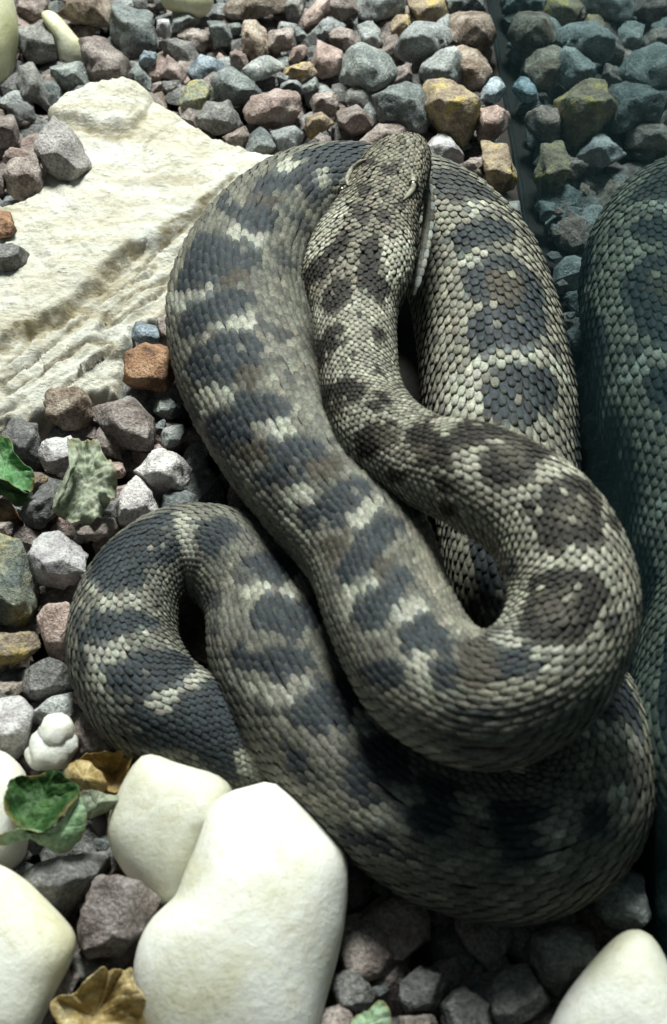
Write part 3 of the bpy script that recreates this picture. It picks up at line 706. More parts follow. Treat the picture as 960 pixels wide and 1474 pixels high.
def build_rock():
    x0, x1, y0, y1, st = -.20, .02, -.02, .275, .00068
    xs = np.arange(x0, x1, st); ys = np.arange(y0, y1, st)
    X, Y = np.meshgrid(xs, ys); X, Y = X.ravel(), Y.ravel()
    P = np.stack([X, Y, np.full_like(X, .018)], 1)
    px, py, _ = to_px(P)
    w3 = np.stack([px, py, np.zeros_like(px)], 1) / 100
    wob = 9 * fbm(w3, 1.6, 3, 4)
    sd = poly_sdf(px + wob * .35, py + wob * .5, ROCK)
    # plateau, a raised lobe at the far end, and a lower band beyond a diagonal ridge
    ridge = seg_dist(px, py + wob, [(-90, 540), (0, 497), (40, 480), (80, 455), (130, 408), (200, 362), (270, 318), (345, 262), (450, 245)])
    ledge = seg_dist(px, py + wob * .5, [(60, 188), (90, 193), (135, 208), (190, 205), (212, 185), (225, 150), (300, 100)])
    z = .0225 + .0016 * fbm(w3, .8, 9, 3)
    z = z + (.0055 * (1 - smooth(-7, 3, ledge)) + .0050 * (1 - smooth(-62, 0, ledge))) * smooth(262, 170, px)
    z = z - .0062 * smooth(-4, 12, ridge) - .0030 * smooth(30, 130, ridge)
    # the band below the ridge is broken into slanting flakes
    un = (px * .83 - py * .56) / 100; vn = (px * .56 + py * .83) / 100
    fl = fbm(np.stack([un * .9, vn * 5.0, un * 0], 1), 1.3, 21, 5)
    fl2 = np.abs(vnoise(np.stack([un * .7, vn * 4.2, un * 0 + 3], 1), 1.6, 33))
    band = smooth(-14, 16, ridge)
    step = np.floor((vn * 3.4 + .35 * fl)) - (vn * 3.4 + .35 * fl)
    z = z + band * (.0023 * fl - .0024 * (1 - smooth(0, .15, fl2)) + .0022 * step)
    z = z + (1 - band) * .0006 * fl
    # small dints and pits on the plateau
    z = z + .0007 * fbm(w3, 6.0, 41, 4)
    # bedding: fine broken steps running with the ridge, strongest below it
    q3 = np.stack([un * 1.6, vn * 13.0, un * 0 + 7], 1)
    rdg = 1 - np.abs(vnoise(q3, 1.0, 51)) * 2
    rdg2 = 1 - np.abs(vnoise(q3 * [1.7, 2.1, 1], 1.0, 57)) * 2
    brk = smooth(-.2, .5, vnoise(w3, 2.3, 61))
    z = z + (.0007 * rdg + .0004 * rdg2) * (band * .9 + .22) * (.3 + .7 * brk)
    crack = smooth(.86, .98, 1 - np.abs(vnoise(np.stack([un * 1.1, vn * 5.5, un * 0 + 2], 1), 1.0, 91)) * 1.0) * smooth(-.1, .35, vnoise(w3, 1.9, 67))
    z = z - .0012 * crack * (band + .5)
    z = z + .0004 * fbm(w3, 16.0, 83, 3) + .0005 * np.floor(fbm(w3 * [1, 1.6, 1], 3.2, 87, 3) * 3) / 3
    edge = smooth(-4, 17, sd)
    z = -.012 + (z + .012) * edge ** .6
    dirt = np.clip(crack * .8 * (band + .45) + smooth(-6, 6, ridge) * (1 - smooth(20, 62, ridge)) * smooth(-.15, .4, vnoise(q3 * [.8, .5, 1], 1.0, 73)) * .9 + np.exp(-((ridge - 8) / 10.0) ** 2) * .9 + band * (1 - smooth(.02, .22, fl2)) * .9
                   + np.exp(-((ledge - 3) / 5.0) ** 2) * (px < 215) * (px > 78) * 1.1 + (1 - smooth(0, 18, sd)) * .25, 0, 1)
    P[:, 2] = z
    i = np.arange(len(X)).reshape(len(ys), len(xs))
    F = np.stack([i[:-1, :-1], i[:-1, 1:], i[1:, 1:], i[1:, :-1]], -1).reshape(-1, 4)
    keep = (z[F].max(1) > -.0115)
    F = F[keep]
    used = np.unique(F); remap = np.full(len(P), -1); remap[used] = np.arange(len(used))
    o0 = np.array([-.07, .1, 0])
    me = mesh_from('flat_rock', P[used] - o0, remap[F], rock_material())
    at_ = me.attributes.new('dirt', 'FLOAT', 'POINT'); at_.data.foreach_set('value', dirt[used].astype(np.float32))
    tag(link('flat_rock', me, loc=o0), 'large cream flaky rock slab lying on the gravel beside the snake', 'rock')
build_rock()

# ------------------------------------------------------------------ the snake
# (photo x, photo y, height in mm, half width in px, flattening, roll in degrees)
PATH = [
    (577, 213, 80, 34, .80, -22), (573, 228, 81, 48, .68, -22), (564, 251, 81, 56, .60, -22), (544, 298, 80, 65, .56, -22), (525, 346, 79, 78, .55, -20),
    (516, 392, 78, 80, .55, -16), (511, 448, 76, 61, .66, -12), (513, 500, 74, 57, .85, -8), (521, 560, 71, 56, .95, 0),
    (549, 620, 71, 62, 1, 10), (607, 662, 75, 66, 1, 14), (692, 692, 83, 80, 1, 14), (790, 762, 84, 86, 1, 10), (826, 868, 80, 91, 1, 4), (785, 965, 76, 94, 1, 0),
    (700, 1008, 71, 96, 1, 0), (620, 975, 64, 96, 1, 0), (566, 890, 60, 92, 1, 0), (530, 790, 55, 93, 1, 4), (466, 700, 48, 101, 1, 6), (405, 610, 39, 106, 1, 0),
    (358, 515, 33, 106, 1, 0), (347, 430, 33, 102, 1, 0), (384, 354, 34, 95, 1, 6), (446, 303, 35, 87, 1, 10), (538, 295, 36, 82, 1, 6), (626, 322, 36, 85, 1, 0),
    (678, 388, 36, 96, 1, 0), (702, 468, 36, 102, 1, 0), (716, 560, 36, 108, 1, 0), (724, 660, 35, 106, 1, 0), (735, 770, 31, 100, 1, 0), (752, 880, 28, 98, 1, 0),
    (800, 990, 26, 100, 1, 0), (836, 1090, 25, 103, 1, 0), (820, 1172, 25, 106, 1, 0), (750, 1214, 25, 107, 1, 0), (650, 1200, 25, 105, 1, 0), (552, 1140, 25, 102, 1, 0),
    (457, 1040, 25, 102, 1, 0), (402, 940, 25, 99, 1, 0), (371, 857, 24, 80, 1, 0), (325, 806, 24, 73, 1, 0), (255, 800, 23, 70, 1, 0), (194, 850, 22, 72, 1, 0),
    (177, 930, 21, 79, 1, 0), (213, 1005, 20, 82, 1, 0), (284, 1052, 17, 76, 1, 0), (360, 1095, 13, 58, 1, 0), (440, 1130, 10, 36, 1, 0), (520, 1130, 8, 20, 1, 0), (560, 1120, 7, 6, 1, 0),
]
NROW = 37
ROW_TH = [math.copysign(math.radians(5.6 * abs(q) + .068 * q * q), q) for q in range(-18, 19)]
ROW_W = [math.radians(5.6 + .136 * abs(q)) for q in range(-18, 19)]

def catmull(A, n):
    A = np.array(A, float); out = []
    # centripetal spacing keeps the uneven points from overshooting
    t = [0.0]
    for i in range(1, len(A)): t.append(t[-1] + np.linalg.norm(A[i, :2] - A[i - 1, :2]) ** .75)
    t = np.array(t)
    M = np.zeros_like(A)
    M[1:-1] = ((A[1:-1] - A[:-2]) / (t[1:-1] - t[:-2])[:, None] * (t[2:] - t[1:-1])[:, None] + (A[2:] - A[1:-1]) / (t[2:] - t[1:-1])[:, None] * (t[1:-1] - t[:-2])[:, None]) / (t[2:] - t[:-2])[:, None]
    M[0] = (A[1] - A[0]) / (t[1] - t[0]); M[-1] = (A[-1] - A[-2]) / (t[-1] - t[-2])
    q = np.linspace(t[0], t[-1], n); k = np.clip(np.searchsorted(t, q, 'right') - 1, 0, len(A) - 2)
    h = (t[k + 1] - t[k])[:, None]; x = ((q - t[k])[:, None]) / h
    return ((2 * x ** 3 - 3 * x ** 2 + 1) * A[k] + (x ** 3 - 2 * x ** 2 + x) * h * M[k] + (-2 * x ** 3 + 3 * x ** 2) * A[k + 1] + (x ** 3 - x ** 2) * h * M[k + 1])

class Spine:
    pass
def make_spine():
    S = Spine()
    C = catmull(PATH, 6000)
    P = at(C[:, 0], C[:, 1], C[:, 2] / 1000)
    dep = to_px(P)[2]
    seg = np.linalg.norm(np.diff(P, axis=0), axis=1)
    arc = np.concatenate([[0], np.cumsum(seg)])
    S.L = arc[-1]
    S.s = np.linspace(0, S.L, 2400)
    f = lambda y: np.stack([np.interp(S.s, arc, y[:, k]) for k in range(y.shape[1])], 1) if y.ndim == 2 else np.interp(S.s, arc, y)
    S.P = f(P); S.a = f(C[:, 3] * dep / FPX); S.flat = f(C[:, 4]); roll = np.radians(f(C[:, 5]))
    T = np.gradient(S.P, axis=0)
    ker = np.hanning(31); ker /= ker.sum()
    T = np.stack([np.convolve(np.pad(T[:, k], 15, 'edge'), ker, 'valid') for k in range(3)], 1)
    T /= np.linalg.norm(T, axis=1)[:, None]
    Z = np.array([0, 0, 1.0])
    D = Z - T * (T @ Z)[:, None]; D /= np.linalg.norm(D, axis=1)[:, None]
    R = np.cross(D, T)
    S.T = T
    S.D = D * np.cos(roll)[:, None] + R * np.sin(roll)[:, None]
    S.R = np.cross(S.D, T)
    S.head = 1 - smooth(.083, .102, S.s)           # 1 on the head, 0 on the body
    # the blunt snout
    cap = np.clip(S.s / .006, 0, 1); S.a = S.a * np.sqrt(np.clip(1 - (1 - cap) ** 2, 1e-4, 1))
    return S
SP = make_spine()

def skin(s, th, h):
    """point on the snake at arc s, angle th from the back line, h above the skin"""
    s = np.asarray(s, float); th = np.asarray(th, float)
    s, th, h = np.broadcast_arrays(s, th, np.asarray(h, float))
    ip = lambda y: np.stack([np.interp(s, SP.s, y[:, k]) for k in range(3)], -1)
    P, D, R = ip(SP.P), ip(SP.D), ip(SP.R)
    a = np.interp(s, SP.s, SP.a); fl = np.interp(s, SP.s, SP.flat); hd = np.interp(s, SP.s, SP.head)
    mouth = np.exp(-((np.abs(th) - math.radians(101)) / .075) ** 2) * hd * smooth(0.0, .012, s) * (1 - smooth(.062, .075, s))
    jaw = smooth(1.85, 2.0, np.abs(th)) * hd
    aa = a * (1 - .17 * mouth - .03 * jaw); bb = a * fl * (1 - .17 * mouth)
    # the head is flat on top with a rounded side
    c, q = np.cos(th), np.sin(th)
    e = 1 - .28 * hd
    c = np.sign(c) * np.abs(c) ** e; q = np.sign(q) * np.abs(q) ** (1 - .12 * hd)
    return P + D * ((bb + h) * c)[..., None] + R * ((aa + h) * q)[..., None]

def skin_mesh():
    ss = np.concatenate([np.linspace(0, .006, 10)[:-1], np.linspace(.006, SP.L, 900)])
    nt = 80
    th = np.linspace(-math.pi, math.pi, nt, endpoint=False)
    V = skin(ss[:, None], th[None], -.0004).reshape(-1, 3)
    n = len(ss); i = np.arange(n * nt).reshape(n, nt); j = np.roll(i, -1, 1)
    F = np.stack([i[:-1], i[1:], j[1:], j[:-1]], -1).reshape(-1, 4).tolist()
    F.append(i[0].tolist()); F.append(i[-1][::-1].tolist())
    return V, F, ss, th

# --- the lattice of scales
def lattice():
    a = SP.a
    pitch = np.where(SP.s < .085, .0023, .178 * a)
    pitch = np.convolve(np.pad(pitch, 40, 'edge'), np.ones(81) / 81, 'valid')
    pitch = np.maximum(pitch, .0019)
    n = np.concatenate([[0], np.cumsum(np.diff(SP.s) / ((pitch[1:] + pitch[:-1]) / 2))])
    rows = []
    for k in range(int(n[-1])):
        for r in range(NROW):
            q = k + .5 * (r % 2) + .3
            if q > n[-1] - 1: continue
            s = np.interp(q, n, SP.s)
            if s < .0035 or s > SP.L - .03: continue
            rows.append((k, r, s, np.interp(s, SP.s, pitch)))
    return rows
LAT = lattice()

#PATTERN_BEGIN
MARKINGS = [   # (colour class, outline as millimetres from the snout and degrees from the back line)
    ('d', [(532.7, 0), (535.8, 0), (539.6, 2), (546.6, 8), (552.8, 24), (557.4, 24), (562.8, 26), (564.4, -2), (565.1, -18), (561.3, -26), (556.6, -34), (548.9, -48), (530.4, -54), (525.7, -46), (522.6, -40), (523.4, -34), (524.2, -30), (517.2, -26), (511, -22), (507.9, -14), (506.4, -6), (507.2, 0), (508.7, 8), (513.3, 6), (518, 6), (521.9, 2), (526.5, 0), (529.6, 0)]),
    ('p', [(528, 6), (531.9, 4), (535, 2), (534.2, -6), (534.2, -12), (529.6, -14), (526.5, -14), (524.9, -10), (524.2, -6), (526.5, 0)]),
    ('p', [(537.3, -26), (542, -26), (545.8, -26), (547.4, -32), (548.1, -38), (543.5, -44), (535.8, -48), (534.2, -46), (533.4, -42), (535, -34)]),
    ('d', [(508.7, 38), (509.5, 32), (511, 26), (504.8, 12), (500.2, 4), (497.1, 6), (494.8, 10), (496.3, 16), (498.7, 22), (502.5, 28)]),
    ('b', [(506.4, 10), (509.5, -6), (514.1, -18), (511.8, -26), (509.5, -32), (504.8, -20), (501.8, -10), (504.1, 0)]),
    ('d', [(492.5, 8), (496.3, 6), (500.2, 4), (502.5, -4), (504.8, -10), (504.8, -20), (504.8, -28), (501, -30), (496.3, -32), (493.2, -28), (490.9, -24), (487.8, -16), (485.5, -10), (487.1, -4), (488.6, 0), (490.2, 4)]),
    ('s', [(505.6, -36), (510.3, -40), (514.9, -42), (512.6, -50), (511, -58), (507.2, -54), (502.5, -50), (503.3, -42)]),
    ('s', [(521.9, -40), (526.5, -46), (533.4, -52), (529.6, -54), (527.3, -58), (521.9, -52), (518, -46), (519.5, -44)]),
    ('p', [(484, 8), (486.3, 4), (488.6, 0), (487.1, -6), (486.3, -12), (489.4, -20), (491.7, -26), (487.1, -24), (482.4, -22), (480.1, -18), (477.8, -16), (478.6, -10), (480.1, -6), (481.7, 0)]),
    ('d', [(473.9, 54), (476.2, 50), (477.8, 46), (482.4, 42), (487.8, 40), (487.8, 32), (488.6, 26), (485.5, 18), (482.4, 12), (480.9, 2), (480.1, -6), (478.6, -12), (477, -18), (471.6, -18), (466.2, -18), (464.6, -14), (462.3, -8), (460, -4), (458.5, 0), (460, 6), (462.3, 14), (460, 14), (456.9, 16), (457.7, 20), (457.7, 24), (459.2, 32), (460.8, 40), (463.9, 46), (468.5, 54), (470.8, 54)]),
    ('b', [(463.1, 12), (463.9, 2), (465.4, -10), (460, -10), (454.6, -10), (454.6, 2), (456.1, 12), (460, 12)]),
    ('s', [(484, -22), (483.2, -28), (483.2, -36), (480.1, -42), (478.6, -50), (473.1, -44), (469.3, -40), (471.6, -34), (474.7, -30), (479.3, -26)]),
    ('p', [(476.2, 78), (467, 54), (461.5, 40), (459.2, 28), (457.7, 18), (454.6, 20), (452.3, 24), (451.5, 28), (450.7, 34), (453, 42), (456.1, 50), (461.5, 60), (468.5, 74), (473.9, 80)]),
    ('d', [(456.9, 48), (454.6, 32), (454.6, 20), (454.6, 10), (455.4, 2), (452.3, -4), (449.2, -10), (443, -8), (436.8, -4), (436, 2), (435.3, 8), (436.8, 14), (438.4, 22), (437.6, 30), (437.6, 40), (440.7, 48), (444.5, 56), (449.2, 60), (454.6, 64), (454.6, 54)]),
    ('p', [(437.6, 26), (436.8, 18), (437.6, 8), (436.8, 2), (436, -4), (430.6, -2), (426, 0), (426, 4), (426, 8), (426.8, 14), (427.5, 18), (431.4, 22), (434.5, 26), (436, 26)]),
    ('s', [(435.3, -4), (431.4, -8), (427.5, -12), (426, -18), (424.4, -24), (419.8, -22), (415.2, -20), (415.2, -16), (415.2, -12), (419, -10), (422.1, -8), (423.7, -4), (425.2, 0), (430.6, -2)]),
    ('d', [(436.8, 64), (436, 56), (436, 50), (433.7, 42), (432.9, 36), (432.9, 30), (432.9, 26), (430.6, 18), (428.3, 12), (425.2, 6), (421.3, 2), (415.9, 0), (410.5, 0), (408.2, 6), (405.9, 10), (408.2, 20), (410.5, 28), (407.4, 30), (405.9, 34), (409.8, 46), (416.7, 60), (423.7, 66), (430.6, 72), (433.7, 68)]),
    ('b', [(412.1, 26), (409, 18), (406.7, 10), (401.2, 16), (395.8, 20), (398.9, 26), (402, 34), (406.7, 30)]),
    ('s', [(400.5, -4), (399.7, -8), (399.7, -12), (393.5, -8), (388.1, -6), (388.9, -4), (389.6, 0), (395.1, -2)]),
    ('p', [(424.4, 74), (415.9, 58), (411.3, 46), (407.4, 40), (404.3, 36), (400.5, 38), (397.4, 40), (402.8, 52), (408.2, 62), (408.2, 70), (409, 80), (414.4, 86), (425.2, 102), (419, 82), (416.7, 70), (420.6, 72)]),
    ('s', [(432.2, 98), (425.2, 86), (417.5, 72), (415.9, 78), (416.7, 86), (425.2, 102), (429.1, 100)]),
    ('d', [(409.8, 70), (402.8, 54), (398.2, 40), (398.9, 36), (401.2, 34), (395.1, 22), (390.4, 12), (385.8, 6), (381.9, 0), (378.1, 4), (374.2, 6), (377.3, 20), (381.1, 32), (379.6, 36), (378.8, 40), (381.1, 52), (383.5, 64), (392, 74), (402, 86), (405.9, 86), (411.3, 88), (409.8, 78)]),
    ('b', [(388.1, 66), (379.6, 46), (373.4, 30), (369.5, 36), (366.5, 44), (371.1, 52), (376.5, 62), (382.7, 64)]),
    ('p', [(381.1, 36), (379.6, 26), (378.8, 18), (376.5, 12), (374.2, 6), (370.3, 4), (367.2, 4), (368, 12), (369.5, 18), (371.1, 24), (372.6, 32), (375, 34), (378.8, 38), (379.6, 36)]),
    ('d', [(372.6, 34), (371.1, 24), (369.5, 16), (364.9, 6), (361, -4), (357.2, -4), (354.1, -2), (354.1, 8), (355.6, 18), (353.3, 24), (351, 30), (353.3, 38), (356.4, 44), (361.8, 54), (368.8, 66), (370.3, 64), (372.6, 62), (368.8, 52), (365.7, 44), (368.8, 38)]),
    ('b', [(357.2, 16), (354.1, 2), (352.5, -14), (347.9, -4), (344, 6), (346.4, 14), (349.4, 20), (353.3, 18)]),
    ('p', [(354.9, 56), (351.8, 42), (350.2, 28), (347.1, 28), (343.3, 28), (344, 36), (346.4, 46), (347.1, 50), (348.7, 56), (351.8, 56)]),
    ('p', [(354.9, 68), (351.8, 64), (349.4, 60), (341.7, 58), (333.2, 56), (333.2, 62), (332.4, 66), (338.6, 68), (343.3, 68), (348.7, 68)]),
    ('d', [(345.6, 50), (343.3, 36), (342.5, 26), (342.5, 14), (343.3, 2), (341.7, -6), (340.9, -16), (337.9, -14), (335.5, -14), (333.2, -10), (331.7, -6), (330.9, 4), (330.1, 12), (327.8, 18), (324.7, 20), (326.3, 28), (328.6, 36), (331.7, 46), (336.3, 56), (340.2, 54), (343.3, 54), (344.8, 52)]),
    ('p', [(329.3, 18), (330.9, 4), (332.4, -8), (332.4, -16), (333.2, -24), (330.1, -16), (327.8, -10), (325.5, -2), (323.2, 4), (322.4, 12), (322.4, 20), (324.7, 20), (326.3, 22), (327.8, 20)]),
    ('b', [(330.9, 56), (325.5, 38), (323.2, 22), (320.1, 24), (317, 26), (317, 40), (317.8, 54), (323.9, 56)]),
    ('d', [(324.7, 2), (326.3, -4), (327.8, -12), (325.5, -18), (323.9, -26), (321.6, -24), (320.1, -24), (315.4, -10), (311.6, 2), (308.5, 10), (306.2, 18), (306.2, 32), (306.9, 46), (309.2, 52), (311.6, 60), (313.1, 50), (315.4, 42), (316.2, 34), (317, 26), (319.3, 22), (321.6, 18), (323.2, 10)]),
    ('s', [(314.7, -30), (316.2, -38), (319.3, -50), (317, -50), (313.9, -50), (310.8, -38), (309.2, -30), (311.6, -30)]),
    ('p', [(306.9, 50), (305.4, 34), (305.4, 20), (303.8, 18), (301.5, 14), (301.5, 22), (301.5, 30), (301.5, 38), (301.5, 46), (300, 50), (298.4, 54), (300.7, 62), (302.3, 70), (303.1, 62), (304.6, 54), (305.4, 52)]),
    ('b', [(309.2, 14), (310, 4), (311.6, -8), (309.2, -6), (306.9, -6), (304.6, 4), (303.8, 12), (306.2, 14)]),
    ('d', [(300.7, 48), (300.7, 38), (301.5, 30), (300.7, 18), (301.5, 6), (303.8, 0), (306.2, -4), (305.4, -10), (305.4, -18), (301.5, -14), (299.2, -14), (295.3, -2), (292.2, 10), (289.9, 14), (288.4, 18), (289.1, 28), (290.7, 38), (293.8, 46), (296.9, 56), (299.2, 52)]),
    ('p', [(292.2, 12), (293.8, 2), (295.3, -8), (293, -14), (290.7, -20), (288.4, -10), (286.8, -2), (285.3, 6), (284.5, 14), (286.1, 16), (288.4, 18), (289.9, 16)]),
    ('t', [(319.3, -30), (324.7, -40), (330.1, -52), (325.5, -64), (320.1, -76), (310, -72), (300, -68), (290.7, -66), (253.6, -62), (257.4, -48), (259, -32), (269, -28), (276, -24), (286.1, -24), (293.8, -22), (306.2, -28)]),
    ('d', [(286.1, 4), (286.8, -4), (286.8, -10), (281.4, -14), (276, -16), (272.1, -16), (267.5, -18), (266, -8), (266, 2), (272.1, 16), (279.1, 32), (282.2, 24), (286.1, 18), (286.1, 12)]),
    ('p', [(277.5, 30), (276, 22), (274.5, 16), (271.4, 14), (269, 16), (268.3, 22), (268.3, 30), (268.3, 36), (269, 42), (270.6, 42), (273.7, 44), (275.2, 36)]),
    ('d', [(289.1, 72), (285.3, 52), (282.2, 38), (279.1, 36), (276.8, 34), (275.2, 40), (274.5, 46), (277.5, 56), (280.6, 64), (283.7, 70), (286.8, 76), (287.6, 72)]),
    ('d', [(269.8, 18), (266.7, 8), (263.6, -2), (262.9, 10), (262.9, 24), (263.6, 28), (265.2, 34), (266.7, 34), (268.3, 32), (269, 24)]),
    ('b', [(266.7, -14), (262.1, -34), (254.4, -42), (255.9, -6), (256.7, 16), (259, 18), (262.1, 22), (262.9, 4)]),
    ('d', [(255.1, -18), (250.5, -14), (246.6, -8), (249.7, 10), (251.3, 26), (253.6, 24), (255.1, 24), (255.9, 18), (256.7, 14), (255.9, -2)]),
    ('p', [(253.6, -34), (250.5, -32), (246.6, -30), (247.4, -20), (248.2, -10), (250.5, -10), (252.8, -10), (253.6, -20)]),
    ('p', [(248.2, -6), (245.9, -6), (243.5, -6), (243.5, 6), (242.8, 18), (244.3, 22), (245.9, 26), (248.2, 22), (249.7, 18), (249.7, 10), (249.7, 4), (248.9, -2)]),
    ('t', [(250.5, 18), (245.9, 24), (242, 36), (242.8, 44), (242.8, 54), (249.7, 38), (256.7, 36), (258.2, 34), (259.8, 32), (259.8, 28), (260.5, 22), (255.9, 16)]),
    ('t', [(277.5, 62), (266.7, 40), (260.5, 30), (260.5, 36), (260.5, 42), (264.4, 48), (269.8, 62), (273.7, 62)]),
    ('s', [(232.7, 24), (231.2, 32), (229.6, 40), (231.2, 44), (232.7, 50), (235, 40), (236.6, 32), (235, 28)]),
    ('d', [(264.4, 42), (261.3, 36), (258.2, 34), (258.2, 40), (259, 48), (261.3, 50), (263.6, 56), (263.6, 48)]),
    ('D', [(153.8, -34), (157.7, -12), (154.6, 32), (165.4, -6), (168.5, -18), (171.6, -22), (174, -24), (176.3, -38), (178.6, -50), (177.8, -56), (176.3, -62), (172.4, -64), (168.5, -66), (165.4, -56), (161.6, -48), (157.7, -40)]),
    ('D', [(139.2, -76), (141.5, -60), (142.3, -46), (146.1, -34), (150, -22), (153.1, -34), (156.2, -46), (153.8, -56), (151.5, -64), (150, -76), (147.7, -90), (145.3, -92), (143, -96), (141.5, -86)]),
    ('b', [(145.3, -52), (148.4, -40), (151.5, -30), (154.6, -40), (157.7, -50), (153.8, -56), (150, -62), (147.7, -58)]),
    ('b', [(160, -46), (164.7, -42), (169.3, -38), (170.9, -46), (172.4, -54), (170.1, -58), (167, -60), (163.9, -54)]),
    ('D', [(171.6, -20), (170.9, -6), (167.8, 20), (172.4, 26), (176.3, 30), (178.6, 28), (180.1, 30), (185.5, 34), (191, 36), (191.7, 38), (193.3, 38), (192.5, 36), (193.3, 8), (194.8, -6), (196.4, -18), (194.8, -30), (193.3, -40), (191, -48), (187.9, -56), (185.5, -50), (182.5, -44), (181.7, -34), (180.9, -22), (179.4, -28), (177, -32), (174.7, -26)]),
    ('b', [(181.7, -4), (182.5, 14), (183.2, 32), (188.6, 0), (192.5, -20), (190.2, -24), (187.1, -28), (184.8, -18)]),
    ('P', [(160, -2), (160, 24), (167, 22), (170.1, -4), (171.6, -24), (169.3, -22), (167, -22), (163.9, -12)]),
    ('P', [(177, -36), (179.4, -28), (181.7, -18), (182.5, -32), (183.2, -42), (185.5, -50), (187.9, -56), (185.5, -64), (183.2, -70), (180.9, -64), (178.6, -56), (177.8, -46)]),
    ('D', [(155.4, -84), (160, -78), (165.4, -72), (163.9, -84), (161.6, -96), (159.3, -98), (156.2, -104), (156.2, -92)]),
    ('D', [(174, -70), (178.6, -66), (181.7, -60), (181.7, -68), (181.7, -74), (178.6, -80), (174.7, -84), (174.7, -76)]),
    ('D', [(175.5, -98), (178.6, -92), (181.7, -86), (182.5, -92), (182.5, -100), (180.1, -106), (175.5, -116), (176.3, -106)]),
    ('P', [(194.1, -2), (194.1, 16), (194.1, 36), (196.4, 40), (198.7, 42), (197.9, 42), (198.7, 20), (199.5, -8), (198.7, -26), (197.1, -26), (196.4, -28), (194.8, -16)]),
    ('D', [(198.7, -18), (198.7, -6), (198.7, 8), (200.2, 20), (201, 40), (202.6, 40), (204.9, 32), (208, 22), (209.5, 20), (214.2, 12), (218, 10), (218, -12), (216.5, -34), (214.9, -40), (212.6, -48), (210.3, -48), (208, -44), (204.1, -48), (200.2, -50), (199.5, -42), (198.7, -36), (198.7, -28)]),
    ('b', [(204.1, -26), (204.9, -8), (204.9, 16), (208, 12), (211.8, 10), (211.8, -8), (210.3, -26), (207.2, -26)]),
    ('D', [(207.2, 46), (208, 52), (208.7, 52), (210.3, 54), (212.6, 42), (212.6, 30), (211.8, 22), (209.5, 32)]),
    ('P', [(217.2, -48), (217.2, -28), (216.5, -8), (217.2, 4), (218, 18), (220.3, 16), (222.7, 14), (222.7, -6), (221.1, -24), (221.9, -30), (222.7, -36), (220.3, -42)]),
    ('D', [(221.9, -52), (222.7, -30), (221.9, -12), (223.4, 2), (224.2, 14), (226.5, 18), (228.8, 24), (232.7, 20), (236.6, 20), (238.9, 18), (241.2, 18), (242.8, 10), (245.1, 4), (245.9, -10), (246.6, -24), (242, -34), (236.6, -42), (229.6, -50)]),
    ('b', [(231.2, -38), (230.4, -22), (229.6, -8), (234.3, 0), (237.3, 8), (239.7, 0), (242, -6), (240.4, -16), (238.1, -28), (235, -34)]),
    ('D', [(85, -36), (82.7, -26), (79.6, -16), (80.4, -6), (81.2, 4), (84.3, 4), (88.1, 6), (91.2, -2), (93.5, -10), (94.3, -20), (94.3, -32), (92, -38), (89.7, -44), (87.4, -40)]),
    ('D', [(85, 12), (82.7, 26), (80.4, 44), (83.5, 52), (85.8, 64), (89.7, 52), (92.8, 42), (91.2, 34), (89.7, 24), (87.4, 18)]),
    ('D', [(99.7, -38), (99.7, -24), (99, -12), (102.1, -12), (104.4, -12), (105.9, -10), (107.5, -10), (109, -22), (109, -36), (111.3, -54), (110.6, -88), (109, -86), (106.7, -86), (102.8, -84), (99, -82), (100.5, -54)]),
    ('D', [(102.1, 26), (101.3, 40), (99.7, 56), (102.1, 54), (105.1, 50), (107.5, 36), (109, 26), (105.1, 26)]),
    ('D', [(115.2, 14), (116.7, 18), (119.1, 22), (122.2, 22), (124.5, 22), (123.7, 14), (122.9, 6), (119.1, 10)]),
    ('D', [(108.2, -10), (109.8, -6), (111.3, -2), (112.9, -4), (115.2, -8), (113.6, -12), (112.1, -16), (110.6, -12)]),
    ('D', [(95.1, 6), (95.9, 12), (97.4, 18), (99, 14), (100.5, 10), (98.2, 8)]),
    ('D', [(116, -86), (119.1, -54), (119.8, -38), (121.4, -26), (122.2, -16), (125.2, -16), (129.1, -16), (131.4, -24), (133.7, -32), (132.2, -42), (129.9, -52), (130.7, -60), (131.4, -66), (127.6, -76), (121.4, -102), (118.3, -96)]),
    ('b', [(122.2, -76), (125.2, -62), (127.6, -52), (130.7, -60), (133, -68), (129.1, -80), (123.7, -102), (122.9, -90)]),
    ('D', [(131.4, -10), (133.7, -4), (135.3, 4), (139.2, -2), (143, -10), (140.7, -14), (139.2, -20), (135.3, -14)]),
    ('D', [(135.3, -32), (136.1, -24), (137.6, -16), (140.7, -20), (144.6, -24), (142.3, -30), (139.9, -36), (137.6, -34)]),
    ('D', [(71.1, -70), (71.1, -44), (68.8, -30), (65.7, -20), (61.8, -10), (60.3, -6), (59.5, 0), (61.8, 0), (64.9, 0), (69.6, -4), (73.4, -10), (76.5, -18), (78.9, -28), (80.4, -40), (79.6, -62), (77.3, -72), (75.8, -74), (73.4, -72)]),
    ('P', [(66.5, -68), (59.5, -62), (53.3, -54), (46.4, -46), (37.9, -42), (41.7, -22), (44.1, -12), (51, -8), (57.2, -6), (63.4, -16), (68.8, -28), (68, -46)]),
    ('D', [(68.8, 8), (65.7, 16), (63.4, 24), (65.7, 26), (68.8, 30), (73.4, 32), (78.1, 34), (82, 40), (85.8, 48), (86.6, 28), (86.6, 10), (80.4, 8), (75, 8), (71.9, 8)]),
    ('P', [(65.7, 32), (62.6, 50), (56.4, 76), (66.5, 84), (72.7, 96), (76.5, 90), (80.4, 84), (82, 64), (81.2, 48), (77.3, 40), (73.4, 34), (69.6, 32)]),
    ('S', [(34, -18), (34.8, -6), (35.6, 2), (39.4, 4), (42.5, 6), (42.5, 0), (41.7, -6), (37.9, -12)]),
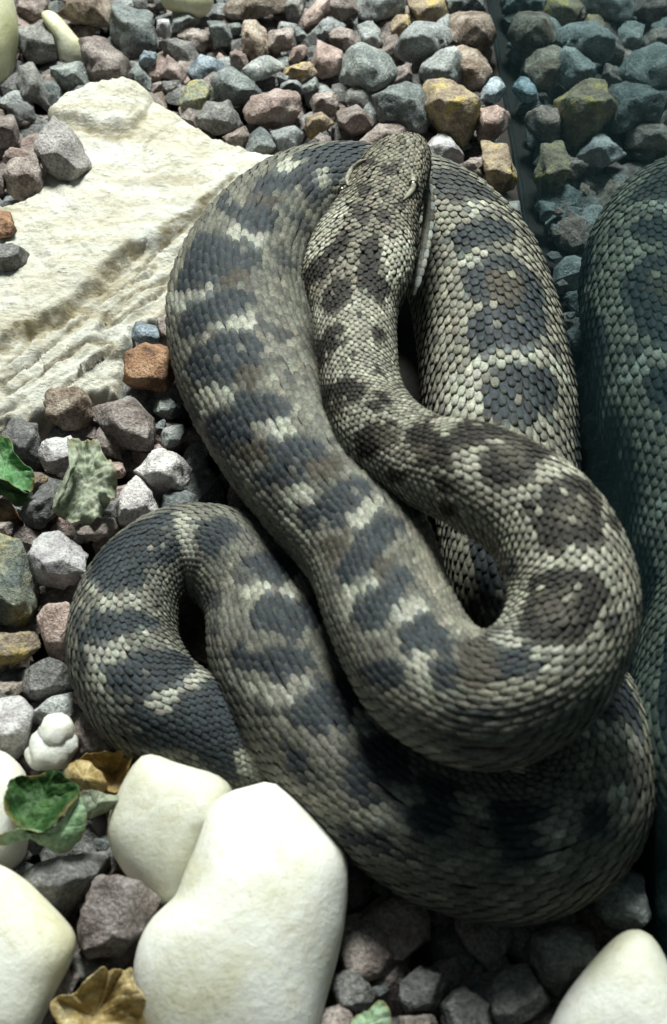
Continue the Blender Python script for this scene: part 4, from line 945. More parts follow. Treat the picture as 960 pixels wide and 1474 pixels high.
    ('S', [(13.1, -52), (17, -26), (18.6, -10), (21.6, -8), (24.7, -4), (24, -14), (22.4, -28), (17.8, -40)]),
    ('S', [(24.7, 2), (24, 16), (23.2, 30), (25.5, 34), (28.6, 36), (30.2, 22), (31.7, 10), (27.8, 6)]),
    ('S', [(39.4, 12), (39.4, 22), (39.4, 32), (41.7, 32), (44.8, 34), (44.8, 26), (44.8, 20), (42.5, 16)]),
    ('S', [(51.8, 22), (52.6, 32), (52.6, 42), (55.7, 42), (58.8, 40), (58.8, 32), (58, 24), (54.9, 22)]),
    ('S', [(51.8, -4), (51.8, 4), (52.6, 14), (55.7, 14), (59.5, 14), (58.8, 6), (58.8, 0), (54.9, -2)]),
    ('S', [(44.1, -12), (44.1, -6), (44.8, 0), (48.7, 2), (51, 2), (51, -2), (51, -6), (47.2, -10)]),
    ('S', [(46.4, 38), (44.8, 44), (43.3, 52), (45.6, 56), (47.9, 58), (49.5, 50), (51, 44), (48.7, 40)]),
    ('s', [(589.9, 2), (595.3, 12), (597.6, 28), (607.7, 30), (614.6, 40), (617.7, 24), (617.7, 14), (618.5, 6), (618.5, -2), (613.9, -12), (608.4, -24), (598.4, -14)]),
    ('p', [(615.4, 0), (617.7, 6), (618.5, 14), (623.9, 8), (629.3, 2), (627, -4), (624.7, -10), (620, -6)]),
    ('d', [(625.4, 4), (627.8, 10), (628.5, 18), (631.6, 24), (634.7, 30), (638.6, 22), (641.7, 16), (643.2, 8), (645.6, -2), (644.8, -4), (644, -8), (645.6, -12), (647.1, -16), (647.9, -22), (647.9, -28), (640.9, -30), (634, -30), (631.6, -26), (628.5, -20), (629.3, -12), (629.3, -2), (627.8, 0)]),
    ('p', [(648.6, -28), (647.9, -16), (645.6, -6), (647.9, -4), (649.4, -2), (651, -2), (653.3, -4), (655.6, -14), (656.4, -26), (652.5, -26)]),
    ('d', [(654.1, -20), (654.1, -14), (652.5, -6), (651, -4), (649.4, 0), (649.4, 8), (648.6, 16), (651, 20), (652.5, 24), (655.6, 30), (657.1, 40), (662.6, 38), (668, 36), (671.8, 36), (675.7, 36), (681.1, 36), (686.5, 34), (691.2, 28), (694.3, 24), (698.1, 4), (699.7, -14), (700.4, -18), (700.4, -22), (695.8, -28), (691.2, -32), (687.3, -30), (682.7, -30), (680.3, -22), (676.5, -16), (671.1, -22), (664.1, -30), (661, -30), (657.9, -30), (655.6, -26)]),
    ('b', [(658.7, -6), (658.7, 6), (657.1, 20), (665.7, 18), (674.2, 16), (677.2, 4), (678.8, -6), (674.2, -8), (670.3, -12), (664.1, -8)]),
    ('p', [(700.4, -28), (700.4, -18), (698.9, -8), (698.1, 6), (694.3, 24), (697.3, 24), (700.4, 26), (702, 16), (702.8, 6), (704.3, -2), (705.1, -10), (707.4, -16), (709.7, -22), (707.4, -28), (705.1, -32), (702.8, -30)]),
    ('d', [(713.6, -22), (710.5, -16), (706.6, -12), (705.9, -4), (703.5, 2), (703.5, 12), (703.5, 20), (703.5, 28), (703.5, 36), (708.9, 38), (714.4, 40), (719, 32), (723.6, 26), (726, 18), (727.5, 12), (727.5, -4), (726.7, -20), (720.5, -20)]),
    ('s', [(691.2, 34), (690.4, 40), (687.3, 50), (691.9, 48), (695.8, 46), (696.6, 40), (697.3, 34), (694.3, 34)]),
    ('p', [(702, -50), (706.6, -36), (709.7, -22), (716.7, -24), (723.6, -24), (721.3, -38), (718.2, -54), (710.5, -52)]),
    ('s', [(189.4, -134), (193.3, -120), (197.1, -108), (196.4, -132), (201.8, -126), (197.9, -130), (194.8, -132), (191.7, -134)]),
    ('s', [(207.2, -86), (209.5, -78), (211.8, -72), (214.9, -74), (218.8, -76), (216.5, -88), (213.4, -104), (210.3, -94)]),
    ('s', [(295.3, -68), (294.6, -68), (293, -66), (287.6, -64), (273.7, -54), (280.6, -58), (288.4, -64), (292.2, -66)]),
    ('p', [(197.1, -132), (208, -118), (215.7, -92), (228.8, -90), (246.6, -42), (247.4, -64), (252.8, -62), (231.2, -88)]),
    ('d', [(1047.6, -44), (1043.7, -44), (1039.8, -50), (1035.2, -58), (1032.1, -54), (1025.2, -32), (1017.4, -26), (1016.6, -8), (1015.9, 4), (1015.1, 16), (1012.8, 28), (1016.6, 38), (1025.2, 42), (1031.3, 34), (1036, 22), (1040.6, 26), (1046, 26), (1049.1, 8), (1050.7, -12), (1049.1, -26)]),
    ('p', [(1017.4, -20), (1015.1, -14), (1011.2, -8), (1011.2, 8), (1010.5, 22), (1008.1, 34), (1003.5, 44), (1008.1, 42), (1012, 40), (1014.3, 30), (1016.6, 18), (1017.4, 2)]),
    ('p', [(1051.4, -24), (1051.4, -10), (1051.4, 4), (1049.9, 16), (1048.3, 26), (1051.4, 28), (1055.3, 30), (1055.3, 18), (1054.5, 6), (1055.3, -2), (1056.1, -8), (1053.8, -16)]),
    ('p', [(1044.5, -44), (1046, -30), (1046.8, -22), (1048.3, -18), (1050.7, -16), (1049.9, -24), (1048.3, -34), (1046.8, -38)]),
    ('d', [(1055.3, -26), (1055.3, -10), (1055.3, 4), (1055.3, 16), (1055.3, 30), (1058.4, 30), (1062.3, 28), (1065.4, 18), (1066.9, 8), (1066.9, -6), (1066.9, -20), (1064.6, -24), (1063, -26), (1059.2, -26)]),
    ('m', [(1066.9, 4), (1066.9, 24), (1064.6, 48), (1070, 44), (1074.6, 38), (1075.4, 16), (1073.9, 0), (1070.8, 2)]),
    ('d', [(1072.3, -28), (1072.3, -14), (1072.3, -2), (1074.6, 20), (1076.2, 48), (1080, 56), (1086.2, 60), (1088.5, 34), (1089.3, 22), (1088.5, 10), (1087.8, 0), (1085.5, -12), (1083.9, -22), (1081.6, -24), (1079.3, -28), (1077.7, -34), (1076.2, -38), (1074.6, -34)]),
    ('p', [(1083.9, -22), (1085.5, -8), (1087, 6), (1088.5, 24), (1089.3, 60), (1091.6, 48), (1093.2, 42), (1092.4, 18), (1090.9, 4), (1090.9, -8), (1090.1, -20), (1088.5, -24), (1086.2, -28), (1085.5, -26)]),
    ('d', [(1090.9, -20), (1090.1, -12), (1090.1, -4), (1092.4, 12), (1094.7, 36), (1100.1, 22), (1104.8, 10), (1104.8, 0), (1104, -10), (1101.7, -24), (1099.4, -36), (1096.3, -36), (1093.2, -34), (1091.6, -28)]),
    ('d', [(1084.7, -34), (1087.8, -34), (1090.9, -32), (1094, -40), (1096.3, -48), (1093.2, -58), (1089.3, -68), (1087.8, -62), (1086.2, -58), (1085.5, -46)]),
    ('d', [(1102.5, -48), (1106.3, -38), (1110.2, -28), (1114.1, -40), (1117.2, -56), (1111.7, -60), (1107.1, -66), (1104.8, -56)]),
    ('s', [(1063, -54), (1064.6, -44), (1066.1, -36), (1068.4, -40), (1070, -46), (1069.2, -50), (1067.7, -56), (1065.4, -54)]),
    ('s', [(1051.4, -62), (1053, -48), (1053.8, -38), (1056.8, -38), (1059.9, -38), (1059.2, -44), (1058.4, -50), (1055.3, -52)]),
    ('d', [(1012, 0), (1008.1, -6), (1005.8, -16), (1001.2, -12), (997.3, -14), (996.5, -2), (995.8, 8), (995, 22), (994.2, 34), (1000.4, 36), (1006.6, 32), (1009.7, 18)]),
    ('d', [(988, 12), (987.3, -6), (988, -28), (984.9, -34), (982.6, -44), (976.4, -30), (970.3, -20), (970.3, -12), (970.3, -2), (974.1, 4), (978, 10), (983.4, 12)]),
    ('s', [(985.7, 22), (983.4, 16), (981.1, 8), (978, 10), (974.9, 12), (976.4, 20), (978, 28), (981.9, 26)]),
    ('p', [(969.5, -10), (971.8, -18), (974.1, -30), (979.5, -40), (987.3, -70), (982.6, -60), (978.8, -56), (972.6, -44), (967.2, -36), (964.8, -22), (964.1, -10), (966.4, -10)]),
    ('p', [(974.1, 20), (974.1, 8), (974.9, -4), (971.8, -4), (969.5, -4), (969.5, 2), (969.5, 8), (967.9, 14), (966.4, 20), (970.3, 20)]),
    ('d', [(965.6, 20), (967.2, 14), (969.5, 6), (968.7, 0), (968.7, -8), (966.4, -10), (964.1, -14), (964.8, -30), (970.3, -58), (961, -44), (954.8, -36), (953.3, -24), (952.5, -14), (951.7, -6), (950.9, 2), (954, 6), (956.3, 10), (958.7, 18), (960.2, 24), (963.3, 22)]),
    ('d', [(958.7, 54), (958.7, 44), (959.4, 34), (956.3, 34), (954, 32), (952.5, 22), (951.7, 12), (949.4, 0), (947.1, -12), (943.2, -10), (940.1, -10), (940.1, 2), (940.1, 14), (941.7, 20), (943.2, 28), (946.3, 32), (948.6, 36), (950.9, 42), (954, 50), (956.3, 52)]),
    ('s', [(990.4, 64), (985.7, 52), (981.1, 42), (975.7, 44), (971, 46), (974.9, 56), (981.9, 72), (987.3, 70)]),
    ('s', [(971.8, 64), (968.7, 52), (967.2, 46), (965.6, 48), (964.1, 50), (965.6, 56), (967.2, 64), (969.5, 64)]),
    ('p', [(957.1, 72), (951.7, 54), (947.1, 40), (944, 32), (940.9, 22), (940.1, 12), (940.1, 0), (937, 0), (933.1, 2), (934.7, 16), (935.5, 28), (938.6, 36), (942.4, 46), (948.6, 56)]),
    ('d', [(936.2, -4), (935.5, -16), (934.7, -28), (929.3, -30), (923.9, -30), (920, -10), (918.5, 4), (920, 14), (922.3, 22), (927, 28), (931.6, 36), (933.1, 36), (934.7, 36), (934.7, 26), (934.7, 14), (935.5, 6)]),
    ('p', [(920.8, -4), (920.8, -12), (921.6, -22), (916.9, -22), (913, -22), (912.3, -12), (912.3, -4), (914.6, 0), (917.7, 2), (919.2, 0)]),
    ('d', [(916.1, 14), (915.4, 2), (914.6, -10), (910.7, -16), (906.1, -20), (901.5, -12), (897.6, -4), (897.6, 2), (898.4, 8), (899.9, 14), (900.7, 18), (899.9, 24), (899.1, 30), (900.7, 34), (901.5, 38), (906.1, 38), (910.7, 36), (913, 26)]),
    ('p', [(902.2, 46), (900.7, 38), (898.4, 30), (899.1, 24), (900.7, 16), (899.9, 12), (898.4, 8), (896.8, 12), (894.5, 16), (892.9, 26), (891.4, 36), (893.7, 40), (896, 42), (899.1, 44)]),
    ('d', [(895.3, 14), (896, 6), (896.8, -2), (892.2, -10), (886, -18), (885.2, -10), (884.4, -2), (883.7, 10), (883.7, 20), (885.2, 26), (887.5, 34), (889.9, 32), (892.2, 32), (893.7, 24)]),
    ('d', [(928.5, 48), (925.4, 42), (922.3, 38), (919.2, 44), (916.1, 52), (920, 58), (924.6, 66), (926.2, 56)]),
    ('s', [(944, 52), (940.1, 44), (936.2, 36), (935.5, 38), (934.7, 42), (937.8, 48), (940.1, 56), (942.4, 54)]),
    ('p', [(885.2, -6), (882.9, -10), (880.6, -12), (877.5, -2), (875.2, 10), (876.7, 10), (878.3, 12), (879.8, 8), (881.4, 2), (882.9, -2)]),
    ('d', [(876.7, -12), (868.2, -10), (861.2, 0), (862.8, 8), (864.3, 16), (864.3, 22), (863.6, 28), (865.9, 34), (868.2, 40), (870.5, 38), (872.8, 34), (872.8, 28), (873.6, 22), (874.4, 16), (875.2, 12), (875.9, 0)]),
    ('p', [(863.6, 10), (860.5, 10), (856.6, 12), (857.4, 20), (858.2, 28), (861.2, 34), (863.6, 40), (865.1, 44), (865.9, 48), (865.1, 36), (863.6, 24), (863.6, 16)]),
    ('d', [(855.1, 6), (851.2, 16), (848.1, 30), (849.7, 36), (852, 42), (854.3, 36), (856.6, 30), (855.8, 18)]),
    ('p', [(845, 20), (844.2, 28), (844.2, 36), (846.6, 40), (848.9, 46), (848.9, 40), (848.9, 32), (847.3, 26)]),
    ('t', [(886, 50), (882.9, 40), (879.8, 32), (875.9, 34), (872.8, 36), (875.2, 44), (878.3, 52), (882.1, 50)]),
    ('t', [(922.3, 72), (912.3, 54), (903.8, 42), (902.2, 46), (900.7, 48), (907.6, 60), (914.6, 78), (917.7, 74)]),
    ('d', [(910, 76), (902.2, 58), (895.3, 46), (894.5, 52), (893.7, 58), (898.4, 66), (903.8, 80), (906.9, 78)]),
    ('d', [(624, 66), (632, 60), (644, 68), (646, 96), (636, 112), (626, 100)]),
    ('d', [(656, 74), (668, 62), (684, 60), (696, 72), (697, 100), (682, 114), (664, 112), (655, 98)]),
    ('p', [(697, 36), (703, 36), (704, 70), (706, 108), (698, 110), (698, 70)]),
    ('d', [(707, 72), (720, 60), (738, 60), (748, 74), (746, 104), (730, 114), (712, 108)]),
    ('d', [(756, 70), (775, 60), (792, 72), (790, 104), (766, 112)]),
    ('p', [(749, 40), (755, 40), (757, 104), (750, 106)]),
]
#PATTERN_END

DARK, MID, PALE, BROWN, NDARK, NPALE = (.025, .033, .041), (.142, .140, .120), (.335, .335, .285), (.060, .053, .043), (.016, .0145, .0135), (.35, .34, .28)
CLS = {'d': DARK, 'm': MID, 'p': PALE, 'b': BROWN, 'D': NDARK, 'P': NPALE, 's': (.050, .054, .055), 't': (.235, .226, .184),
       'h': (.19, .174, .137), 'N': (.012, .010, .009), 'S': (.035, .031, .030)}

def inside_poly(x, y, poly):
    r = np.zeros(len(x), bool); n = len(poly)
    for i in range(n):
        (x1, y1), (x2, y2) = poly[i], poly[(i + 1) % n]
        if y1 == y2: continue
        c = ((y1 > y) != (y2 > y)) & (x < (x2 - x1) * (y - y1) / (y2 - y1) + x1)
        r ^= c
    return r

def arc_near(x, y, lo=0.0, hi=9.0):
    hx, hy, _ = to_px(SP.P)
    d = (hx - x) ** 2 + (hy - y) ** 2
    d[(SP.s < lo) | (SP.s > hi)] = 1e9
    return SP.s[d.argmin()]

def markings(s_, th_, seed=1, jit=1.0):
    """colour class of every scale: the ground colour of that stretch of body, then the traced blotches and bars"""
    rng = np.random.RandomState(seed)
    n = len(s_)
    s_neck = arc_near(512, 448); s_far = arc_near(640, 308, arc_near(826, 868) + .1)
    s_front = arc_near(700, 1008, 0, s_far); s_under = arc_near(735, 790, s_far); s_near = arc_near(836, 1110, s_under)
    u = rng.rand(n); lat = np.abs(th_)
    cls = np.where(u < .80, 'm', np.where(u < .92, 't', 's'))
    on = (s_ >= s_far) & (s_ < s_near); cls[on] = np.where(u < .68, 't', np.where(u < .95, 'm', 's'))[on]
    on = (s_ >= s_neck) & (s_ < s_front - .02); cls[on] = np.where(u < .7, 't', 'P')[on]
    on = s_ < s_neck; cls[on] = np.where(u < .75, 'h', np.where(u < .9, 't', 'S'))[on]
    cls[(s_ < s_neck) & (th_ > math.radians(94))] = 'N'  # shadow of the mouth gap, painted near-black on the right-hand scales
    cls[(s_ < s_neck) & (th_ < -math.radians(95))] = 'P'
    # the stretch that runs on under the front coil goes on with saddles and pale bars
    ph = ((s_ / .047) + rng.uniform(-.05, .05, n)) % 1
    hid = ((s_ > s_under) & (s_ < s_near)) | (s_ > SP.L - .10)
    cls[hid & (lat < .8)] = np.where(ph < .66, 'd', np.where(ph < .84, 'p', 'm'))[hid & (lat < .8)]
    js = s_ * 1000 + rng.normal(0, .45, n) * jit; jt = np.degrees(th_) + rng.normal(0, 1.1, n) * jit
    odd = rng.rand(n) < .035
    for c, poly in MARKINGS:
        x = [p[0] for p in poly]
        near = np.where((js > min(x) - 1) & (js < max(x) + 1) & ~odd)[0]
        cls[near[inside_poly(js[near], jt[near], poly)]] = c
    return cls

def build_snake():
    root = bpy.data.objects.new('snake', None); COL.objects.link(root)
    base = np.array([at(500, 850, 0)[0], at(500, 850, 0)[1], 0.0])
    root.location = base
    tag(root, 'thick grey brown blotched snake coiled in loops on the gravel, head on top', 'snake')
    mat = snake_material()
    V, F, ss, th = skin_mesh()
    body_me = mesh_from('body', V - base, F, mat)
    ca = body_me.attributes.new('skin', 'FLOAT_COLOR', 'POINT')
    belly = np.tile(np.abs(th) > math.radians(128), len(ss))
    colr = np.where(belly[:, None], np.array([.055, .05, .04, 1.0]), np.array([.020, .018, .016, 1.0]))
    ca.data.foreach_set('color', colr.astype(np.float32).ravel())
    body = link('body', body_me, root)
    bvh = BVHTree.FromPolygons([tuple(v) for v in V], F)

    # one scale: 5 across, 7 along; base tucked under the one before, keeled, with a rounded free tip
    us = np.array([-1, -.5, 0, .5, 1]); vs = np.array([0, .22, .45, .66, .84, .96, 1.0])
    wid = np.array([.72, .96, 1.04, .95, .72, .40, .30])
    lift = np.array([-.55, -.05, .36, .70, .98, 1.0, -.45])
    nu, nv = 5, 7
    g = np.arange(nu * nv).reshape(nv, nu)
    GF = np.stack([g[:-1, :-1], g[1:, :-1], g[1:, 1:], g[:-1, 1:]], -1).reshape(-1, 4)
    rng = np.random.RandomState(3)
    n = len(LAT)
    k_, r_, s_, p_ = (np.array([q[i] for q in LAT]) for i in range(4))
    thc = np.array(ROW_TH)[r_]; dth = np.array(ROW_W)[r_]
    a_ = np.interp(s_, SP.s, SP.a)
    hd = np.interp(s_, SP.s, SP.head)
    U, Vv = np.meshgrid(us, vs)                                   # nv x nu
    wu = U * wid[:, None]
    rag = rng.uniform(.93, 1.07, n)
    S_ = s_[:, None, None] + p_[:, None, None] * (1.62 * Vv[None] - .78) * rag[:, None, None]
    TH = thc[:, None, None] + dth[:, None, None] * .56 * wu[None] * rng.uniform(.94, 1.05, n)[:, None, None] + (rng.normal(0, .012, n) * (1 + 1.0 * hd))[:, None, None]
    LH = a_ * .029 * (1 - .1 * hd) * np.where((s_ > .105) & (s_ < .27), 1.25, 1.0)
    keel = np.exp(-(U / .2) ** 2) * .42 + (1 - U ** 2) * .10
    HH = LH[:, None, None] * (lift[:, None] + keel * smooth(0, .3, Vv) * (1 - smooth(.9, 1, Vv)))[None] * (1 + (rng.uniform(-.2, .2, n)) * (1 + .8 * hd))[:, None, None]
    PV = skin(S_, TH, HH).reshape(n, nu * nv, 3)
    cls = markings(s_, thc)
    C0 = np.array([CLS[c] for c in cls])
    # neighbouring scales share a little of each other's colour
    kd = KDTree(n)
    for i in range(n): kd.insert((s_[i], thc[i] * a_[i], 0), i)
    kd.balance()
    nb = np.array([[q[1] for q in kd.find_n((s_[i], thc[i] * a_[i], 0), 7)] for i in range(n)])
    C0 = C0 * .86 + C0[nb].mean(1) * .14
    C0 = C0 * rng.uniform(.82, 1.18, n)[:, None] * (1 + rng.normal(0, .018, (n, 3)))
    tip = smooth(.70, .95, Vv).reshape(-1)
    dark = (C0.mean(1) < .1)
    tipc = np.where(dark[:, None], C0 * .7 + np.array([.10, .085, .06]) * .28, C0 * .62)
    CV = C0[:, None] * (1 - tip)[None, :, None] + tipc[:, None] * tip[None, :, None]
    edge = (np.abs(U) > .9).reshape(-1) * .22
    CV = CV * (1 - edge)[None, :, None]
    # the blotches also run across the scales they meet
    if True:
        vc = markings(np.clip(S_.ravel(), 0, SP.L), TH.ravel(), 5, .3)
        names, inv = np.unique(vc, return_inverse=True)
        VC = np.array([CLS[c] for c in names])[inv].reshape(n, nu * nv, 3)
        own = np.array([CLS[c] for c in cls])
        grid = VC.reshape(n, nv, nu, 3)
        sm = grid.copy()
        sm[:, 1:-1] = (grid[:, :-2] + grid[:, 1:-1] * 2 + grid[:, 2:]) / 4
        ground = np.isin(cls, ['m', 't', 's', 'h', 'P', 'S'])[:, None, None]
        w = np.where(ground, .22, .28) * (.6 + .8 * rng.rand(n))[:, None, None]
        CV = CV * (1 - w + w * np.clip(sm.reshape(n, nu * nv, 3) / own[:, None], .15, 5))
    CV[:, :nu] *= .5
    CV *= np.clip(1 + .30 * fbm(PV.reshape(-1, 3), 420, 77, 3), .35, 1.7).reshape(n, nu * nv, 1)
    RGBA = np.concatenate([CV, np.ones((n, nu * nv, 1))], 2)
    # the scales that show largest are separate parts, the rest one mesh
    cen = PV[:, 17]
    px, py, dep = to_px(cen)
    area = np.linalg.norm(np.cross(PV[:, 4 * nu + 4] - PV[:, 4 * nu], PV[:, 5 * nu + 2] - PV[:, nu + 2]), axis=1)
    nrm = np.cross(PV[:, 3 * nu + 4] - PV[:, 3 * nu], PV[:, 4 * nu + 2] - PV[:, 2 * nu + 2]); nrm /= np.linalg.norm(nrm, axis=1)[:, None] + 1e-12
    tov = CAM - cen; dist = np.linalg.norm(tov, axis=1); tov /= dist[:, None]
    face = np.abs((nrm * tov).sum(1))
    out = skin(s_, thc, .01) - skin(s_, thc, 0); front = (out * tov).sum(1) > 0
    score = area * face / dist ** 2
    vis = np.zeros(n, bool)
    for i in range(n):
        if not front[i] or px[i] < -20 or px[i] > W + 20 or py[i] < -20 or py[i] > H + 20: continue
        hit = bvh.ray_cast(Vector(cen[i] + tov[i] * .0045), Vector(tov[i]), float(dist[i]))
        vis[i] = hit[0] is None
    score = np.where(vis & (px > 0) & (px < W) & (py > 0) & (py < H), score, 0)
    big = set(np.argsort(-score)[:300].tolist())
    for i in sorted(big):
        c = cen[i]
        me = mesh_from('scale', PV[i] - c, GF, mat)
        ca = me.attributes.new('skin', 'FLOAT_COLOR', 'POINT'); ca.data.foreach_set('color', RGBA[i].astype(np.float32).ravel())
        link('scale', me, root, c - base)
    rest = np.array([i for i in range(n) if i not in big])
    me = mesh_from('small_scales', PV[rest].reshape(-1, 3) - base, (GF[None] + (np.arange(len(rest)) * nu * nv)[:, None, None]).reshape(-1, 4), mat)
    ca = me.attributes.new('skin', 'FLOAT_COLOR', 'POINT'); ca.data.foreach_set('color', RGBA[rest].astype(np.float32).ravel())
    o = link('small_scales', me, root); o['kind'] = 'stuff'
    return root, base, mat, (px, py, vis, k_, r_, s_, thc)
SNAKE, SBASE, SKIN, SINFO = build_snake()

# --- the face
def skin_patch_tube(path, name, mat, col, parent, label=None, nseg=26, nr=10):
    """a tapered ridge following points (world, radius)"""
    A = catmull([[*p, r] for p, r in path], nseg)
    P, R = A[:, :3], A[:, 3]
    T = np.gradient(P, axis=0); T /= np.linalg.norm(T, axis=1)[:, None]
    u = np.cross(T, [.3, .2, 1.0]); u /= np.linalg.norm(u, axis=1)[:, None]; v = np.cross(T, u)
    a = np.linspace(0, 2 * math.pi, nr, endpoint=False)
    V = P[:, None] + R[:, None, None] * (np.cos(a)[None, :, None] * u[:, None] + np.sin(a)[None, :, None] * v[:, None])
    V = V.reshape(-1, 3)
    i = np.arange(nseg * nr).reshape(nseg, nr); j = np.roll(i, -1, 1)
    F = np.stack([i[:-1], i[1:], j[1:], j[:-1]], -1).reshape(-1, 4).tolist() + [i[0].tolist(), i[-1][::-1].tolist()]
    me = mesh_from(name, V - SBASE, F, mat)
    if col is not None:
        ca = me.attributes.new('skin', 'FLOAT_COLOR', 'POINT')
        n = fbm(V, 330, 5, 3)
        c = np.array(col)[None] * np.clip(1 + .55 * n, .15, 1.3)[:, None]
        ca.data.foreach_set('color', np.concatenate([c, np.ones((len(c), 1))], 1).astype(np.float32).ravel())
    o = link(name, me, parent)
    if label: o['label'] = label
    return o

def on_head(x, y, h=0.0):
    """arc and angle of the head surface nearest to the point seen there"""
    ss = np.linspace(.002, .1, 160); tt = np.linspace(-1.9, 1.9, 120)
    G = skin(ss[:, None], tt[None], h).reshape(-1, 3)
    gx, gy, gd = to_px(G)
    d = (gx - x) ** 2 + (gy - y) ** 2 + np.where(gd > np.interp(0, [0], [gd.min() + .06]), 0, 0)
    k = np.argsort(d)[:12]; k = k[np.argmin(gd[k])]
    return ss[k // 120], tt[k % 120]

def build_face():
    for pts in ([(503, 268), (502, 256), (508, 245), (519, 236), (529, 231)], [(578, 288), (588, 281), (594, 270), (594, 258), (591, 249)]):
        path = []
        for q, (x, y) in enumerate(pts):
            s, t = on_head(x, y)
            path.append((skin(s, t, .0009), [.0003, .0008, .0010, .0008, .0003][q]))
        skin_patch_tube(path, 'brow_ridge', SKIN, (.27, .255, .20), SNAKE, 'pale curved ridge over the eye')
    eye_mat = plain('snake_eye', (.02, .016, .008), .12, .6)
    for x, y, sg in ((506, 262, -1), (597, 268, 1)):
        s, t = on_head(x, y)
        t = sg * max(abs(t), math.radians(66))
        c = skin(s, t, .0000)
        bm = bmesh.new(); bmesh.ops.create_uvsphere(bm, u_segments=20, v_segments=12, radius=.0021)
        me = bpy.data.meshes.new('eye'); bm.to_mesh(me); bm.free(); me.materials.append(eye_mat)
        me.polygons.foreach_set('use_smooth', [True] * len(me.polygons))
        link('eye', me, SNAKE, c - SBASE)
    jaw = [((603, 222), .074, .0007), ((611, 245), .0735, .0013), ((616, 285), .0725, .0017), ((614, 330), .0715, .0018), ((607, 375), .071, .0014), ((599, 408), .071, .0009), ((593, 425), .071, .0003)]
    jo = skin_patch_tube([(at(x, y, z), r) for (x, y), z, r in jaw], 'lower_jaw', SKIN, (.09, .085, .07), SNAKE, None, 60, 14)
    rng = random.Random(8)
    C = catmull([[*at(x + 2, y, z + .0006), r] for (x, y), z, r in jaw], 400)
    cum = np.concatenate([[0], np.cumsum(np.linalg.norm(np.diff(C[:, :3], axis=0), axis=1))])
    tone = [(.16, .17, .16), (.24, .25, .23), (.10, .095, .08), (.26, .285, .275), (.17, .16, .13), (.23, .25, .245), (.07, .062, .055), (.22, .235, .22), (.26, .28, .27), (.20, .205, .18), (.22, .24, .23), (.22, .22, .20)]
    D, F = ICO2
    q = .003
    for k in range(20):
        step = rng.uniform(.0042, .0058)
        if q + step > cum[-1]: break
        c = np.array([np.interp(q + step / 2, cum, C[:, a]) for a in range(3)]); r = float(np.interp(q + step / 2, cum, C[:, 3]))
        t = np.array([np.interp(q + step, cum, C[:, a]) - np.interp(q, cum, C[:, a]) for a in range(3)]); t /= np.linalg.norm(t)
        n = CAM - c; n -= t * (n @ t); n /= np.linalg.norm(n); w = np.cross(n, t)
        V = np.sign(D) * np.abs(D) ** .75
        V = V[:, :1] * t * step * .62 + V[:, 1:2] * w * r * 1.15 + V[:, 2:] * n * r * .5
        me = mesh_from('lip_scale', V, F, SKIN)
        ca = me.attributes.new('skin', 'FLOAT_COLOR', 'POINT')
        ca.data.foreach_set('color', np.tile(np.array([*tone[k % 12], 1.0], np.float32), len(V)))
        link('lip_scale', me, jo, c - SBASE)
        q += step
build_face()

# ------------------------------------------------------------------ leaves
LEAF_GREEN = leaf_material('green_leaf', (.014, .045, .012), (.03, .085, .02), (.085, .17, .055))
LEAF_PALE = leaf_material('pale_green_leaf', (.12, .22, .10), (.27, .40, .24), (.42, .55, .38))
LEAF_WAN = leaf_material('faded_leaf', (.19, .22, .14), (.33, .37, .27), (.48, .50, .40), .7)
LEAF_DRY = leaf_material('dry_leaf', (.20, .12, .03), (.42, .29, .10), (.62, .48, .25), .7)
LEAF_DRY2 = leaf_material('brittle_leaf', (.26, .17, .05), (.48, .36, .16), (.70, .60, .36), .7)

